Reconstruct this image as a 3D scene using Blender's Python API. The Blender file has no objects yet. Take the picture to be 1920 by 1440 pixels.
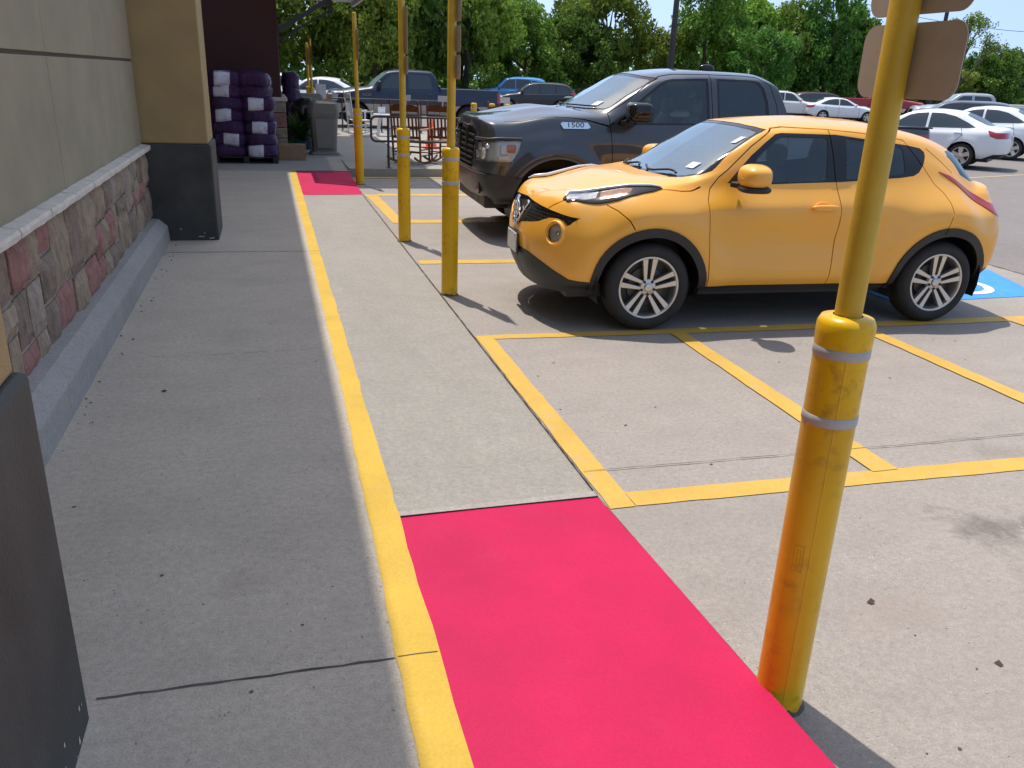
import bpy, bmesh, math, random
import numpy as np
from mathutils import Vector, Matrix
from mathutils.bvhtree import BVHTree

R = math.radians
scene = bpy.context.scene
COL = scene.collection

# ------------------------------------------------------------------ camera
CAM_H = 1.77
def make_camera():
    pitch, roll, yaw, f = R(20.3), R(2.2), R(16.4), 1543.0
    cy, sy, cp, sp = math.cos(yaw), math.sin(yaw), math.cos(pitch), math.sin(pitch)
    fwd = Vector((sy * cp, cy * cp, -sp)); right = Vector((cy, -sy, 0)); up = right.cross(fwd)
    r2 = right * math.cos(roll) + up * math.sin(roll)
    u2 = -right * math.sin(roll) + up * math.cos(roll)
    cd = bpy.data.cameras.new("camera"); co = bpy.data.objects.new("camera", cd); COL.objects.link(co)
    m = Matrix((r2, u2, -fwd)).transposed().to_4x4(); m.translation = (0, 0, CAM_H)
    co.matrix_world = m
    cd.sensor_width = 36.0; cd.lens = f / 1920 * 36.0; cd.clip_start = 0.05; cd.clip_end = 3000
    scene.camera = co
make_camera()

# ------------------------------------------------------------------ light
SUN = Vector((-0.108, 0.336, 1.0)).normalized()
world = bpy.data.worlds.new("World"); scene.world = world; world.use_nodes = True
wn = world.node_tree.nodes; wl = world.node_tree.links
sky = wn.new("ShaderNodeTexSky"); sky.sky_type = 'NISHITA'; sky.sun_disc = False
sky.sun_elevation = math.asin(SUN.z); sky.sun_rotation = math.atan2(SUN.x, SUN.y)
sky.air_density = 1.0; sky.dust_density = 0.5; sky.ozone_density = 1.0; sky.altitude = 50
bg = wn["Background"]; bg.inputs["Strength"].default_value = 0.15
# the horizon takes the colour of the clear sky some way above it; slightly warm white balance
tc = wn.new("ShaderNodeTexCoord"); ad = wn.new("ShaderNodeVectorMath"); ad.operation = 'ADD'; ad.inputs[1].default_value = (0, 0, .52)
nm = wn.new("ShaderNodeVectorMath"); nm.operation = 'NORMALIZE'
wl.new(tc.outputs["Generated"], ad.inputs[0]); wl.new(ad.outputs[0], nm.inputs[0]); wl.new(nm.outputs[0], sky.inputs["Vector"])
wm = wn.new("ShaderNodeMix"); wm.data_type = 'RGBA'; wm.blend_type = 'MULTIPLY'; wm.inputs[0].default_value = 1.0
wl.new(sky.outputs["Color"], wm.inputs[6]); wm.inputs[7].default_value = (1.15, 1.02, .87, 1)
wl.new(wm.outputs[2], bg.inputs["Color"])
sd = bpy.data.lights.new("sun", 'SUN'); sd.energy = 2.0; sd.angle = R(0.55); sd.color = (1.0, 0.95, 0.87)
so = bpy.data.objects.new("sun", sd); COL.objects.link(so)
so.rotation_euler = SUN.to_track_quat('Z', 'Y').to_euler(); so.location = (0, 0, 30)
vs = scene.view_settings
vs.view_transform = 'Standard'; vs.look = 'None'; vs.exposure = 1.06; vs.gamma = 1.0; vs.use_curve_mapping = False
scene.cycles.max_bounces = 8; scene.cycles.transparent_max_bounces = 16

# ------------------------------------------------------------------ object helpers
def tag(o, label=None, cat=None, group=None, kind=None):
    if label: o["label"] = label
    if cat: o["category"] = cat
    if group: o["group"] = group
    if kind: o["kind"] = kind
    return o

def empty(name, loc=(0, 0, 0), rz=0.0, parent=None):
    o = bpy.data.objects.new(name, None); COL.objects.link(o)
    o.empty_display_size = 0.2; o.location = loc; o.rotation_euler = (0, 0, rz)
    if parent: o.parent = parent
    return o

def mesh_obj(name, me, mats, parent=None):
    for m in mats if isinstance(mats, (list, tuple)) else [mats]:
        me.materials.append(m)
    o = bpy.data.objects.new(name, me); COL.objects.link(o)
    if parent: o.parent = parent
    return o

def copy_tree(o, parent=None):
    c = o.copy(); COL.objects.link(c); c.parent = parent
    for ch in o.children: copy_tree(ch, c)
    return c

class MB:
    """collects shapes and links them as ONE mesh object"""
    def __init__(s): s.v = []; s.f = []; s.m = []; s.sm = []
    def add(s, vs, fs, mat=0, smooth=False):
        b = len(s.v); s.v += [tuple(p) for p in vs]
        for f in fs: s.f.append([b + i for i in f]); s.m.append(mat); s.sm.append(smooth)
        return s
    def box(s, c, d, rz=0.0, mat=0, rot=None):
        hx, hy, hz = d[0] / 2, d[1] / 2, d[2] / 2
        P = [Vector((x, y, z)) for x in (-hx, hx) for y in (-hy, hy) for z in (-hz, hz)]
        M = rot if rot is not None else Matrix.Rotation(rz, 3, 'Z')
        P = [M @ p + Vector(c) for p in P]
        return s.add(P, [(0, 1, 3, 2), (4, 6, 7, 5), (0, 4, 5, 1), (2, 3, 7, 6), (0, 2, 6, 4), (1, 5, 7, 3)], mat)
    def mm(s, lo, hi, mat=0):
        return s.box([(a + b) / 2 for a, b in zip(lo, hi)], [b - a for a, b in zip(lo, hi)], mat=mat)
    def bar(s, p, q, w, h, mat=0, up=(0, 0, 1)):
        p, q = Vector(p), Vector(q); d = (q - p); L = d.length; d.normalize()
        u = Vector(up)
        if abs(d.dot(u)) > .98: u = Vector((0, 1, 0))
        sdir = d.cross(u).normalized(); u = sdir.cross(d)
        M = Matrix((d, sdir, u)).transposed()
        return s.box((p + q) / 2, (L, w, h), rot=M, mat=mat)
    def tube(s, pts, r, n=10, cap=True, mat=0, smooth=True):
        pts = [Vector(p) for p in pts]; rs = r if isinstance(r, (list, tuple)) else [r] * len(pts)
        V = []; F = []; prev = None
        for i, p in enumerate(pts):
            d = (pts[min(i + 1, len(pts) - 1)] - pts[max(i - 1, 0)]).normalized()
            if prev is None:
                a = Vector((0, 0, 1)) if abs(d.z) < .9 else Vector((1, 0, 0))
                u = d.cross(a).normalized()
            else:
                u = (prev - d * prev.dot(d)).normalized()
            w = d.cross(u); prev = u
            for k in range(n):
                t = 2 * math.pi * k / n
                V.append(p + (u * math.cos(t) + w * math.sin(t)) * rs[i])
        for i in range(len(pts) - 1):
            for k in range(n):
                a = i * n + k; b = i * n + (k + 1) % n
                F.append((a, b, b + n, a + n))
        s.add(V, F, mat, smooth)
        if cap:
            s.add(V[:n], [tuple(reversed(range(n)))], mat); s.add(V[-n:], [tuple(range(n))], mat)
        return s
    def lathe(s, prof, c=(0, 0, 0), n=24, axis='Z', mat=0, smooth=True):
        V = []; F = []
        for (r, h) in prof:
            for k in range(n):
                t = 2 * math.pi * k / n; a, b = r * math.cos(t), r * math.sin(t)
                p = {'Z': (a, b, h), 'Y': (a, h, b), 'X': (h, a, b)}[axis]
                V.append((p[0] + c[0], p[1] + c[1], p[2] + c[2]))
        for i in range(len(prof) - 1):
            for k in range(n):
                a = i * n + k; b = i * n + (k + 1) % n
                F.append((a, b, b + n, a + n) if axis != 'Y' else (a, a + n, b + n, b))
        return s.add(V, F, mat, smooth)
    def prism(s, poly, axis, a, b, mat=0):
        """poly of 2D points extruded along axis from a to b; the 2D axes are the other two in xyz order"""
        n = len(poly)
        def P(p, h): return {'X': (h, p[0], p[1]), 'Y': (p[0], h, p[1]), 'Z': (p[0], p[1], h)}[axis]
        V = [P(p, a) for p in poly] + [P(p, b) for p in poly]
        F = [tuple(range(n))[::-1], tuple(range(n, 2 * n))] + [(i, (i + 1) % n, n + (i + 1) % n, n + i) for i in range(n)]
        return s.add(V, F, mat)
    def build(s, name, mats, parent=None, bevel=None, fixn=True, segs=2, auto=None):
        me = bpy.data.meshes.new(name); me.from_pydata([tuple(v) for v in s.v], [], s.f)
        me.polygons.foreach_set("material_index", s.m); me.polygons.foreach_set("use_smooth", s.sm)
        if fixn:
            bm = bmesh.new(); bm.from_mesh(me); bmesh.ops.recalc_face_normals(bm, faces=bm.faces); bm.to_mesh(me); bm.free()
        o = mesh_obj(name, me, mats, parent)
        if bevel:
            b = o.modifiers.new("bevel", 'BEVEL'); b.width = bevel; b.segments = segs; b.limit_method = 'ANGLE'; b.angle_limit = R(40)
            b.harden_normals = False
        return o

def rrect(x0, x1, y0, y1, r, n=5):
    out = []
    for cx, cy, a0 in ((x1 - r, y1 - r, 0), (x0 + r, y1 - r, 90), (x0 + r, y0 + r, 180), (x1 - r, y0 + r, 270)):
        for k in range(n + 1):
            t = R(a0 + 90 * k / n); out.append((cx + r * math.cos(t), cy + r * math.sin(t)))
    return out

def text_mesh(name, body, size, mat, parent, loc, rot, extrude=0.004, shear=0.0):
    cu = bpy.data.curves.new(name, 'FONT'); cu.body = body; cu.size = size; cu.extrude = extrude
    cu.align_x = 'CENTER'; cu.align_y = 'CENTER'; cu.shear = shear
    t = bpy.data.objects.new("tmp", cu); COL.objects.link(t)
    dg = bpy.context.evaluated_depsgraph_get()
    me = bpy.data.meshes.new_from_object(t.evaluated_get(dg)); bpy.data.objects.remove(t)
    me.materials.clear()
    o = mesh_obj(name, me, mat, parent); o.location = loc; o.rotation_euler = rot
    return o

# ------------------------------------------------------------------ materials
class NT:
    def __init__(s, name):
        s.mat = bpy.data.materials.new(name); s.mat.use_nodes = True
        s.t = s.mat.node_tree; s.n = s.t.nodes; s.b = s.n["Principled BSDF"]; s.out = s.n["Material Output"]
    def node(s, t, **kw):
        nd = s.n.new(t)
        for k, v in kw.items():
            if k in nd.inputs: nd.inputs[k].default_value = v
            else: setattr(nd, k, v)
        return nd
    def link(s, a, b): s.t.links.new(a, b)
    def pos(s, obj=False):
        if obj: return s.node("ShaderNodeTexCoord").outputs["Object"]
        return s.node("ShaderNodeNewGeometry").outputs["Position"]
    def noise(s, vec, scale, detail=4, rough=.55, stretch=None):
        if stretch:
            mp = s.node("ShaderNodeMapping"); mp.inputs["Scale"].default_value = stretch; s.link(vec, mp.inputs["Vector"]); vec = mp.outputs["Vector"]
        nd = s.node("ShaderNodeTexNoise"); nd.inputs["Scale"].default_value = scale; nd.inputs["Detail"].default_value = detail; nd.inputs["Roughness"].default_value = rough
        s.link(vec, nd.inputs["Vector"]); return nd.outputs["Fac"]
    def ramp(s, fac, stops):
        r = s.node("ShaderNodeValToRGB"); cr = r.color_ramp
        while len(cr.elements) < len(stops): cr.elements.new(.5)
        for e, (p, c) in zip(cr.elements, stops):
            e.position = p; e.color = (*c, 1) if not isinstance(c, (int, float)) else (c, c, c, 1)
        s.link(fac, r.inputs["Fac"]); return r.outputs["Color"]
    def mix(s, fac, a, b, mode='MIX'):
        m = s.node("ShaderNodeMix"); m.data_type = 'RGBA'; m.blend_type = mode
        for sock, v in ((m.inputs[0], fac), (m.inputs[6], a), (m.inputs[7], b)):
            if hasattr(v, "is_linked"): s.link(v, sock)
            elif isinstance(v, (int, float)): sock.default_value = v if sock == m.inputs[0] else (v, v, v, 1)
            else: sock.default_value = (*v, 1)
        return m.outputs[2]
    def math(s, op, a, b=0.0):
        m = s.node("ShaderNodeMath"); m.operation = op
        for i, v in enumerate((a, b)):
            if hasattr(v, "is_linked"): s.link(v, m.inputs[i])
            else: m.inputs[i].default_value = v
        return m.outputs[0]
    def bump(s, h, strength=.3, dist=.01):
        b = s.node("ShaderNodeBump"); b.inputs["Strength"].default_value = strength; b.inputs["Distance"].default_value = dist
        s.link(h, b.inputs["Height"]); s.link(b.outputs["Normal"], s.b.inputs["Normal"])

def col(c): return (*c, 1.0)

def pmat(name, c, rough=.5, metal=0.0, var=0.0, vscale=4.0, bump=0.0, bscale=60.0, coat=0.0, spec=.5, obj=True, flake=False):
    t = NT(name); b = t.b
    b.inputs["Base Color"].default_value = col(c); b.inputs["Roughness"].default_value = rough
    b.inputs["Metallic"].default_value = metal; b.inputs["Specular IOR Level"].default_value = spec
    b.inputs["Coat Weight"].default_value = coat; b.inputs["Coat Roughness"].default_value = 0.04
    if var or bump: vec = t.pos(obj)
    if var:
        nz = t.noise(vec, vscale, 5)
        lo = tuple(max(0, x * (1 - var)) for x in c); hi = tuple(min(1, x * (1 + var)) for x in c)
        t.link(t.ramp(nz, [(.3, lo), (.7, hi)]), b.inputs["Base Color"])
        t.link(t.math('ADD', t.math('MULTIPLY', nz, .25), rough - .12), b.inputs["Roughness"])
    if bump: t.bump(t.noise(vec, bscale, 3), bump, .01)
    return t.mat

def concrete(name, base, dark=.8, stains=(), streak=None, speck=1.0, pits=1.0):
    t = NT(name); vec = t.pos()
    big = t.noise(vec, .7, 6, .6); mid = t.noise(vec, 5.0, 5, .6); fine = t.noise(vec, 140, 2, .6); med = t.noise(vec, 38, 3, .6)
    c = t.ramp(big, [(.3, tuple(x * dark for x in base)), (.7, base)])
    c = t.mix(t.ramp(mid, [(.35, 0.0), (.7, 1.0)]), c, t.mix(.5, c, tuple(min(1, x * 1.12) for x in base)))
    c = t.mix(.55, c, t.mix(1.0, c, t.ramp(med, [(.3, .78), (.7, 1.18)]), 'MULTIPLY'))
    c = t.mix(.55, c, t.mix(1.0, c, t.ramp(fine, [(.3, .70), (.7, 1.25)]), 'MULTIPLY'))
    if streak:
        st = t.noise(vec, 1.0, 5, .6, stretch=streak)
        c = t.mix(t.ramp(st, [(.45, 0.0), (.75, .35)]), c, tuple(x * .7 for x in base))
    if speck:
        vo = t.node("ShaderNodeTexVoronoi"); vo.inputs["Scale"].default_value = 42; t.link(vec, vo.inputs["Vector"])
        sp = t.ramp(vo.outputs["Distance"], [(.10, 1.0), (.17, 0.0)])
        pick = t.ramp(t.noise(vec, 2.3, 3), [(.45, 0.0), (.62, .5 * speck)])
        vc = t.ramp(vo.outputs["Color"], [(.35, (.05, .045, .04)), (.5, (.2, .15, .11)), (.8, (.75, .70, .62))])
        c = t.mix(t.mix(1.0, sp, pick, 'MULTIPLY'), c, vc)
    for (x, y, rx, ry, amt, cc) in stains:
        mp = t.node("ShaderNodeMapping"); mp.vector_type = 'TEXTURE'
        mp.inputs["Location"].default_value = (x, y, 0); mp.inputs["Scale"].default_value = (rx, ry, 1000)
        t.link(vec, mp.inputs["Vector"])
        ln = t.node("ShaderNodeVectorMath"); ln.operation = 'LENGTH'; t.link(mp.outputs["Vector"], ln.inputs[0])
        d = t.math('ADD', ln.outputs["Value"], t.math('MULTIPLY', t.noise(vec, 3.5, 6, .65), 1.4))
        c = t.mix(t.ramp(d, [(.75, amt), (1.55, 0.0)]), c, cc)
    t.link(c, t.b.inputs["Base Color"]); t.b.inputs["Roughness"].default_value = .88; t.b.inputs["Specular IOR Level"].default_value = .25
    h = t.math('ADD', t.math('MULTIPLY', fine, .6), med)
    t.bump(h, .22 * pits, .006)
    return t.mat

def paint_line(name, c, wear=.25, under=(.40, .37, .33), wscale=9.0):
    """road paint on concrete: slight thickness changes and worn spots"""
    t = NT(name); vec = t.pos()
    n1 = t.noise(vec, 3.0, 5); n2 = t.noise(vec, 130, 2, .6); n3 = t.noise(vec, wscale, 7, .7)
    cc = t.ramp(n1, [(.3, tuple(x * .86 for x in c)), (.7, tuple(x * 1.04 for x in c))])
    cc = t.mix(.5, cc, t.mix(1.0, cc, t.ramp(n2, [(.3, .8), (.7, 1.12)]), 'MULTIPLY'))
    cc = t.mix(t.ramp(n3, [(.56, 0.0), (.70, wear)]), cc, under)
    t.link(cc, t.b.inputs["Base Color"]); t.b.inputs["Roughness"].default_value = .7; t.b.inputs["Specular IOR Level"].default_value = .3
    t.bump(t.math('ADD', n2, t.noise(vec, 40, 3)), .18, .005)
    return t.mat

def car_paint(name, c, dust=.0, metallic=0.0, rough=.28, coat=1.0):
    t = NT(name); vec = t.pos(True)
    n = t.noise(vec, 3.0, 5)
    cc = t.mix(t.ramp(n, [(.4, 0.0), (.75, dust)]), c, (.42, .36, .28))
    t.link(cc, t.b.inputs["Base Color"]); t.b.inputs["Roughness"].default_value = rough; t.b.inputs["Metallic"].default_value = metallic
    t.b.inputs["Coat Weight"].default_value = coat; t.b.inputs["Coat Roughness"].default_value = .03
    return t.mat

def glass_mat(name, tint=(.30, .36, .37), base=.06, power=.9, film=0.0):
    """window glass: clear tinted pane with mirror reflection by angle"""
    t = NT(name); t.n.remove(t.b)
    tr = t.node("ShaderNodeBsdfTransparent"); tr.inputs["Color"].default_value = col(tint)
    gl = t.node("ShaderNodeBsdfGlossy"); gl.inputs["Roughness"].default_value = .012; gl.inputs["Color"].default_value = (.86, .96, 1, 1)
    fr = t.node("ShaderNodeFresnel"); fr.inputs["IOR"].default_value = 1.52
    f = t.math('ADD', t.math('MULTIPLY', fr.outputs["Fac"], power), base)
    mx = t.node("ShaderNodeMixShader"); t.link(f, mx.inputs[0]); t.link(tr.outputs[0], mx.inputs[1]); t.link(gl.outputs[0], mx.inputs[2])
    res = mx.outputs[0]
    if film:   # blue-grey haze over the pane, part dust, part painted sky sheen
        df = t.node("ShaderNodeBsdfDiffuse"); df.inputs["Color"].default_value = (.40, .52, .56, 1)
        m2 = t.node("ShaderNodeMixShader"); t.link(t.math('MULTIPLY', t.ramp(t.noise(t.pos(True), 3.5, 5), [(.3, .6), (.7, 1.3)]), film), m2.inputs[0]); t.link(res, m2.inputs[1]); t.link(df.outputs[0], m2.inputs[2]); res = m2.outputs[0]
    t.link(res, t.out.inputs["Surface"])
    return t.mat

def leaf_mat(name, c1, c2, c3):
    t = NT(name)
    oi = t.node("ShaderNodeObjectInfo"); geo = t.node("ShaderNodeNewGeometry")
    rnd = geo.outputs["Random Per Island"]
    cl = t.noise(t.pos(), .55, 3)
    c = t.ramp(t.math('ADD', t.math('MULTIPLY', rnd, .45), t.math('MULTIPLY', cl, .75)), [(.2, c1), (.55, c2), (.95, c3)])
    hs = t.node("ShaderNodeHueSaturation"); t.link(c, hs.inputs["Color"])
    t.link(t.math('ADD', t.math('MULTIPLY', oi.outputs["Random"], .05), .475), hs.inputs["Hue"])
    t.link(t.math('ADD', t.math('MULTIPLY', oi.outputs["Random"], .5), .75), hs.inputs["Value"])
    t.link(hs.outputs["Color"], t.b.inputs["Base Color"]); t.b.inputs["Roughness"].default_value = .55
    t.b.inputs["Specular IOR Level"].default_value = .3
    tl = t.node("ShaderNodeBsdfTranslucent"); t.link(hs.outputs["Color"], tl.inputs["Color"])
    mx = t.node("ShaderNodeMixShader"); mx.inputs[0].default_value = .42
    t.link(t.b.outputs[0], mx.inputs[1]); t.link(tl.outputs[0], mx.inputs[2]); t.link(mx.outputs[0], t.out.inputs["Surface"])
    return t.mat

M = {}
M['asphalt'] = concrete("asphalt", (.225, .20, .185), .88, speck=.5)
M['apron'] = concrete("apron_concrete", (.335, .295, .260), .88, streak=(.5, 2.0, 1),
    stains=[(2.95, 2.45, 1.05, .62, .72, (.12, .10, .085)), (2.75, 2.10, .40, .34, .4, (.20, .15, .125)), (2.1, 2.0, .6, .6, .3, (.30, .225, .185)), (3.6, 3.1, .9, .35, .35, (.18, .155, .135)),
            (3.9, 6.35, 1.2, .6, .45, (.15, .13, .12)), (4.1, 10.1, 1.3, .6, .4, (.15, .13, .12)), (2.3, 14.4, .6, .3, .35, (.15, .13, .12)), (5.2, 3.9, 1.5, .4, .25, (.2, .18, .16))])
M['ramp'] = concrete("ramp_concrete", (.325, .296, .255), .9, streak=(2.0, .6, 1), stains=[(.9, 9.5, .5, 1.5, .15, (.25, .22, .19))])
M['sidewalk'] = concrete("sidewalk_concrete", (.52, .445, .35), .9, streak=(1.2, 2.2, 1), stains=[(-.2, 2.6, .5, .4, .2, (.26, .2, .17)), (-.3, 5.5, .35, 1.6, .15, (.25, .23, .21))])  # colour lifted above the matching ramp concrete to brighten the shaded walk
M['garden_slab'] = concrete("garden_concrete", (.36, .33, .29), .9, speck=.3)
M['joint'] = pmat("joint_dirt", (.10, .085, .07), .95, var=.4, vscale=9)
M['kerb_grey'] = concrete("kerb_concrete", (.36, .335, .30), .85, streak=(3, .7, 2), speck=.3)
M['grass'] = pmat("grass_ground", (.09, .13, .035), .9, var=.5, vscale=.6, bump=.5, bscale=8, obj=False)
M['yellow_line'] = paint_line("yellow_line", (.63, .385, .075), .5)
M['yellow_old'] = paint_line("yellow_line_worn", (.60, .35, .08), .8, wscale=7)
M['yellow_kerb'] = paint_line("yellow_kerb_paint", (.63, .40, .055), .16)
M['pink'] = paint_line("pink_paint", (.54, .005, .072), .2, under=(.42, .03, .10), wscale=5)
M['blue_mark'] = paint_line("blue_paint", (.06, .30, .72), .3)
M['white_mark'] = paint_line("white_paint", (.78, .78, .76), .3)
M['faint_line'] = paint_line("faded_line", (.52, .40, .22), .7)
M['stucco_grey'] = pmat("stucco_grey", (.32, .27, .175), .92, var=.10, vscale=3, bump=.35, bscale=220, obj=False)
M['stucco_tan'] = pmat("stucco_tan", (.39, .275, .125), .92, var=.10, vscale=3, bump=.5, bscale=180, obj=False)
M['plinth_dark'] = pmat("plinth_dark", (.048, .048, .042), .6, var=.4, vscale=3.5, bump=.25, bscale=90, obj=False)
M['maroon'] = pmat("maroon_wall", (.055, .014, .013), .7, var=.12, vscale=3, obj=False)
M['cap_stone'] = pmat("cap_stone", (.66, .58, .48), .9, var=.10, vscale=14, bump=.6, bscale=45, obj=False)
for nm, c in (('stone_tan', (.33, .245, .165)), ('stone_red', (.33, .155, .125)), ('stone_brown', (.24, .175, .125)), ('stone_grey', (.33, .262, .20))):
    t = NT(nm); v = t.pos()
    n1 = t.noise(v, 9, 6, .65, stretch=(1, 2.6, 1)); n2 = t.noise(v, 55, 4, .6)
    cc = t.ramp(n1, [(.28, tuple(x * .55 for x in c)), (.5, c), (.75, tuple(min(1, x * 1.35) for x in c))])
    cc = t.mix(.5, cc, t.mix(1.0, cc, t.ramp(n2, [(.3, .7), (.7, 1.2)]), 'MULTIPLY'))
    t.link(cc, t.b.inputs["Base Color"]); t.b.inputs["Roughness"].default_value = .9
    t.bump(t.math('ADD', n1, t.math('MULTIPLY', n2, .6)), .5, .02); M[nm] = t.mat
M['mortar'] = pmat("mortar", (.33, .285, .24), .95, var=.15, vscale=10, obj=False)
M['awning'] = pmat("awning_metal", (.42, .42, .43), .5, .3)
M['dark_metal'] = pmat("dark_metal", (.035, .036, .04), .45, .4)
M['rail_metal'] = pmat("rail_metal", (.05, .052, .058), .42, .3)
M['black'] = pmat("black_plastic", (.022, .022, .023), .5, var=.15, vscale=6)
M['black_gloss'] = pmat("black_gloss", (.012, .012, .013), .12)
M['dark_in'] = pmat("dark_interior", (.035, .036, .038), .85)
M['seat'] = pmat("seat_cloth", (.20, .20, .205), .85, var=.1)
M['tyre'] = pmat("tyre_rubber", (.028, .026, .025), .78, var=.25, vscale=12, bump=.15, bscale=90)
M['alloy'] = pmat("alloy", (.62, .60, .56), .32, .85, var=.08)
M['alloy_dark'] = pmat("dark_alloy", (.05, .048, .045), .5, .4)  # darker metal of the disc behind the spokes and the wheel nuts
M['chrome'] = pmat("chrome", (.78, .79, .80), .09, 1.0)
M['lens'] = glass_mat("lamp_lens", (.93, .94, .95), .015, .7)
M['lamp_silver'] = pmat("lamp_silver", (.74, .74, .73), .3, .15, spec=.8)
M['reflector'] = pmat("lamp_reflector", (.80, .79, .76), .22, .45)
M['amber'] = pmat("amber_lens", (.62, .13, .02), .2, coat=.6)
M['red_lens'] = pmat("red_lens", (.42, .012, .02), .15, coat=.8)
M['plate'] = pmat("plate_white", (.60, .60, .60), .45, var=.22, vscale=26)
M['glass'] = glass_mat("car_glass", (.76, .84, .84), .03, .9, .035)
M['glass_dark'] = glass_mat("car_glass_dark", (.09, .11, .12), .05, .85)
M['glass_ws'] = glass_mat("windshield_glass", (.50, .62, .62), .19, 1.1, .05)
M['glass_far'] = pmat("far_car_glass", (.03, .04, .045), .08, spec=.9)
M['white_plastic'] = pmat("white_plastic", (.74, .74, .74), .45, var=.05)
M['paper'] = pmat("paper_tag", (.75, .73, .74), .7, var=.12, vscale=30)
M['card'] = pmat("cardboard", (.33, .19, .10), .85, var=.12, vscale=6)
M['bin'] = pmat("bin_plastic", (.22, .20, .165), .55, var=.08, vscale=3, bump=.1, bscale=120)
M['wood'] = pmat("brown_wood", (.16, .055, .022), .5, var=.35, vscale=9)
M['wood_sunlit'] = pmat("sunlit_wood", (.40, .20, .10), .55, var=.3, vscale=9)  # brown wood with sunlight on seats and armrests put into its colour
M['cone'] = pmat("cone_orange", (.75, .09, .02), .5)
M['pallet'] = pmat("pallet_dark", (.03, .026, .03), .8, var=.3)
M['sign_back'] = pmat("sign_back", (.50, .435, .385), .6, .0, var=.08, vscale=14)
M['sign_face'] = pmat("sign_face", (.70, .70, .70), .4)
M['reflect_band'] = pmat("reflective_band", (.43, .42, .435), .5, var=.12, vscale=20)
M['bolt'] = pmat("bolt_steel", (.55, .53, .5), .35, .9)
M['bark'] = pmat("bark", (.09, .07, .05), .95, var=.4, vscale=6, bump=.6, bscale=14)
M['pole_wood'] = pmat("pole_wood", (.06, .052, .05), .9, var=.3, vscale=3)
M['cable'] = pmat("cable", (.02, .02, .022), .7)
M['leaf_a'] = leaf_mat("leaf_green", (.050, .098, .014), (.15, .26, .034), (.30, .42, .065))
M['leaf_b'] = leaf_mat("leaf_deep", (.036, .075, .014), (.10, .185, .028), (.21, .32, .052))
M['leaf_c'] = leaf_mat("leaf_light", (.07, .13, .016), (.20, .32, .040), (.36, .46, .075))
M['fern'] = leaf_mat("fern_green", (.02, .06, .012), (.05, .16, .02), (.09, .24, .03))
# ------------------------------------------------------------------ vehicles
def pchip(t, Y, ts):
    """monotone cubic through (t, Y[:, ...]) evaluated at ts"""
    t = np.asarray(t, float); Y = np.asarray(Y, float); h = np.diff(t); sh = (slice(None),) + (None,) * (Y.ndim - 1)
    d = np.diff(Y, axis=0) / h[sh]; m = np.zeros_like(Y)
    a, b = d[:-1], d[1:]; w1 = (2 * h[1:] + h[:-1])[sh]; w2 = (h[1:] + 2 * h[:-1])[sh]
    with np.errstate(divide='ignore', invalid='ignore'):
        hm = (w1 + w2) / (w1 / a + w2 / b)
    m[1:-1] = np.where(a * b > 0, np.nan_to_num(hm), 0.0)
    m[0] = d[0]; m[-1] = d[-1]
    i = np.clip(np.searchsorted(t, ts, 'right') - 1, 0, len(t) - 2)
    x = ((ts - t[i]) / h[i])[sh]; hh = h[i][sh]
    return ((2 * x**3 - 3 * x**2 + 1) * Y[i] + (x**3 - 2 * x**2 + x) * hh * m[i] + (-2 * x**3 + 3 * x**2) * Y[i + 1] + (x**3 - x**2) * hh * m[i + 1])

def body_net(lines, front, rear, n=3.0, nr=2.6, k=6):
    """lines: per feature line [(u, y, z)...] (u metres behind the front axle); front and rear: per line (u, z) on the centre line"""
    rows = []
    L = np.array(lines, float)                       # lines x stations x 3
    def cap(pts, st, nn):
        out = []
        for q in range(k):
            th = (math.pi / 2) * (q / k); row = []
            for (uc, zc), p in zip(pts, st):
                cu = math.cos(th) ** (2 / nn); sy = math.sin(th) ** (2 / nn)
                tz = sy ** 1.5
                row.append((p[0] + (uc - p[0]) * cu, p[1] * sy, zc + (p[2] - zc) * tz))
            out.append(row)
        return out
    rows += cap(front, L[:, 0], n)
    for s in range(L.shape[1]): rows.append(L[:, s])
    rows += cap(rear, L[:, -1], nr)[::-1]
    N = np.array([np.array(r, float) for r in rows]); N[:, :, 0] *= -1
    return N

def dense(N, nr, nc):
    tr = np.concatenate([[0], np.cumsum(np.maximum(1e-3, np.linalg.norm(np.diff(N, axis=0), axis=2).mean(1)))])
    A = pchip(tr, N, np.linspace(0, tr[-1], nr))
    tc = np.concatenate([[0], np.cumsum(np.maximum(1e-3, np.linalg.norm(np.diff(N, axis=1), axis=2).mean(0)))])
    return np.swapaxes(pchip(tc, np.swapaxes(A, 0, 1), np.linspace(0, tc[-1], nc)), 0, 1)

PROJ = {'side': (lambda c: (-c.x, c.z), lambda d: Vector((-d[0], 0, d[1])), Vector((0, 1, 0))),
        'top': (lambda c: (-c.x, c.y), lambda d: Vector((-d[0], d[1], 0)), Vector((0, 0, 1))),
        'front': (lambda c: (c.y, c.z), lambda d: Vector((0, d[0], d[1])), Vector((1, 0, 0)))}

def inside(p, poly):
    c = False; n = len(poly); j = n - 1
    for i in range(n):
        if (poly[i][1] > p[1]) != (poly[j][1] > p[1]) and p[0] < (poly[j][0] - poly[i][0]) * (p[1] - poly[i][1]) / (poly[j][1] - poly[i][1]) + poly[i][0]:
            c = not c
        j = i
    return c

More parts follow.
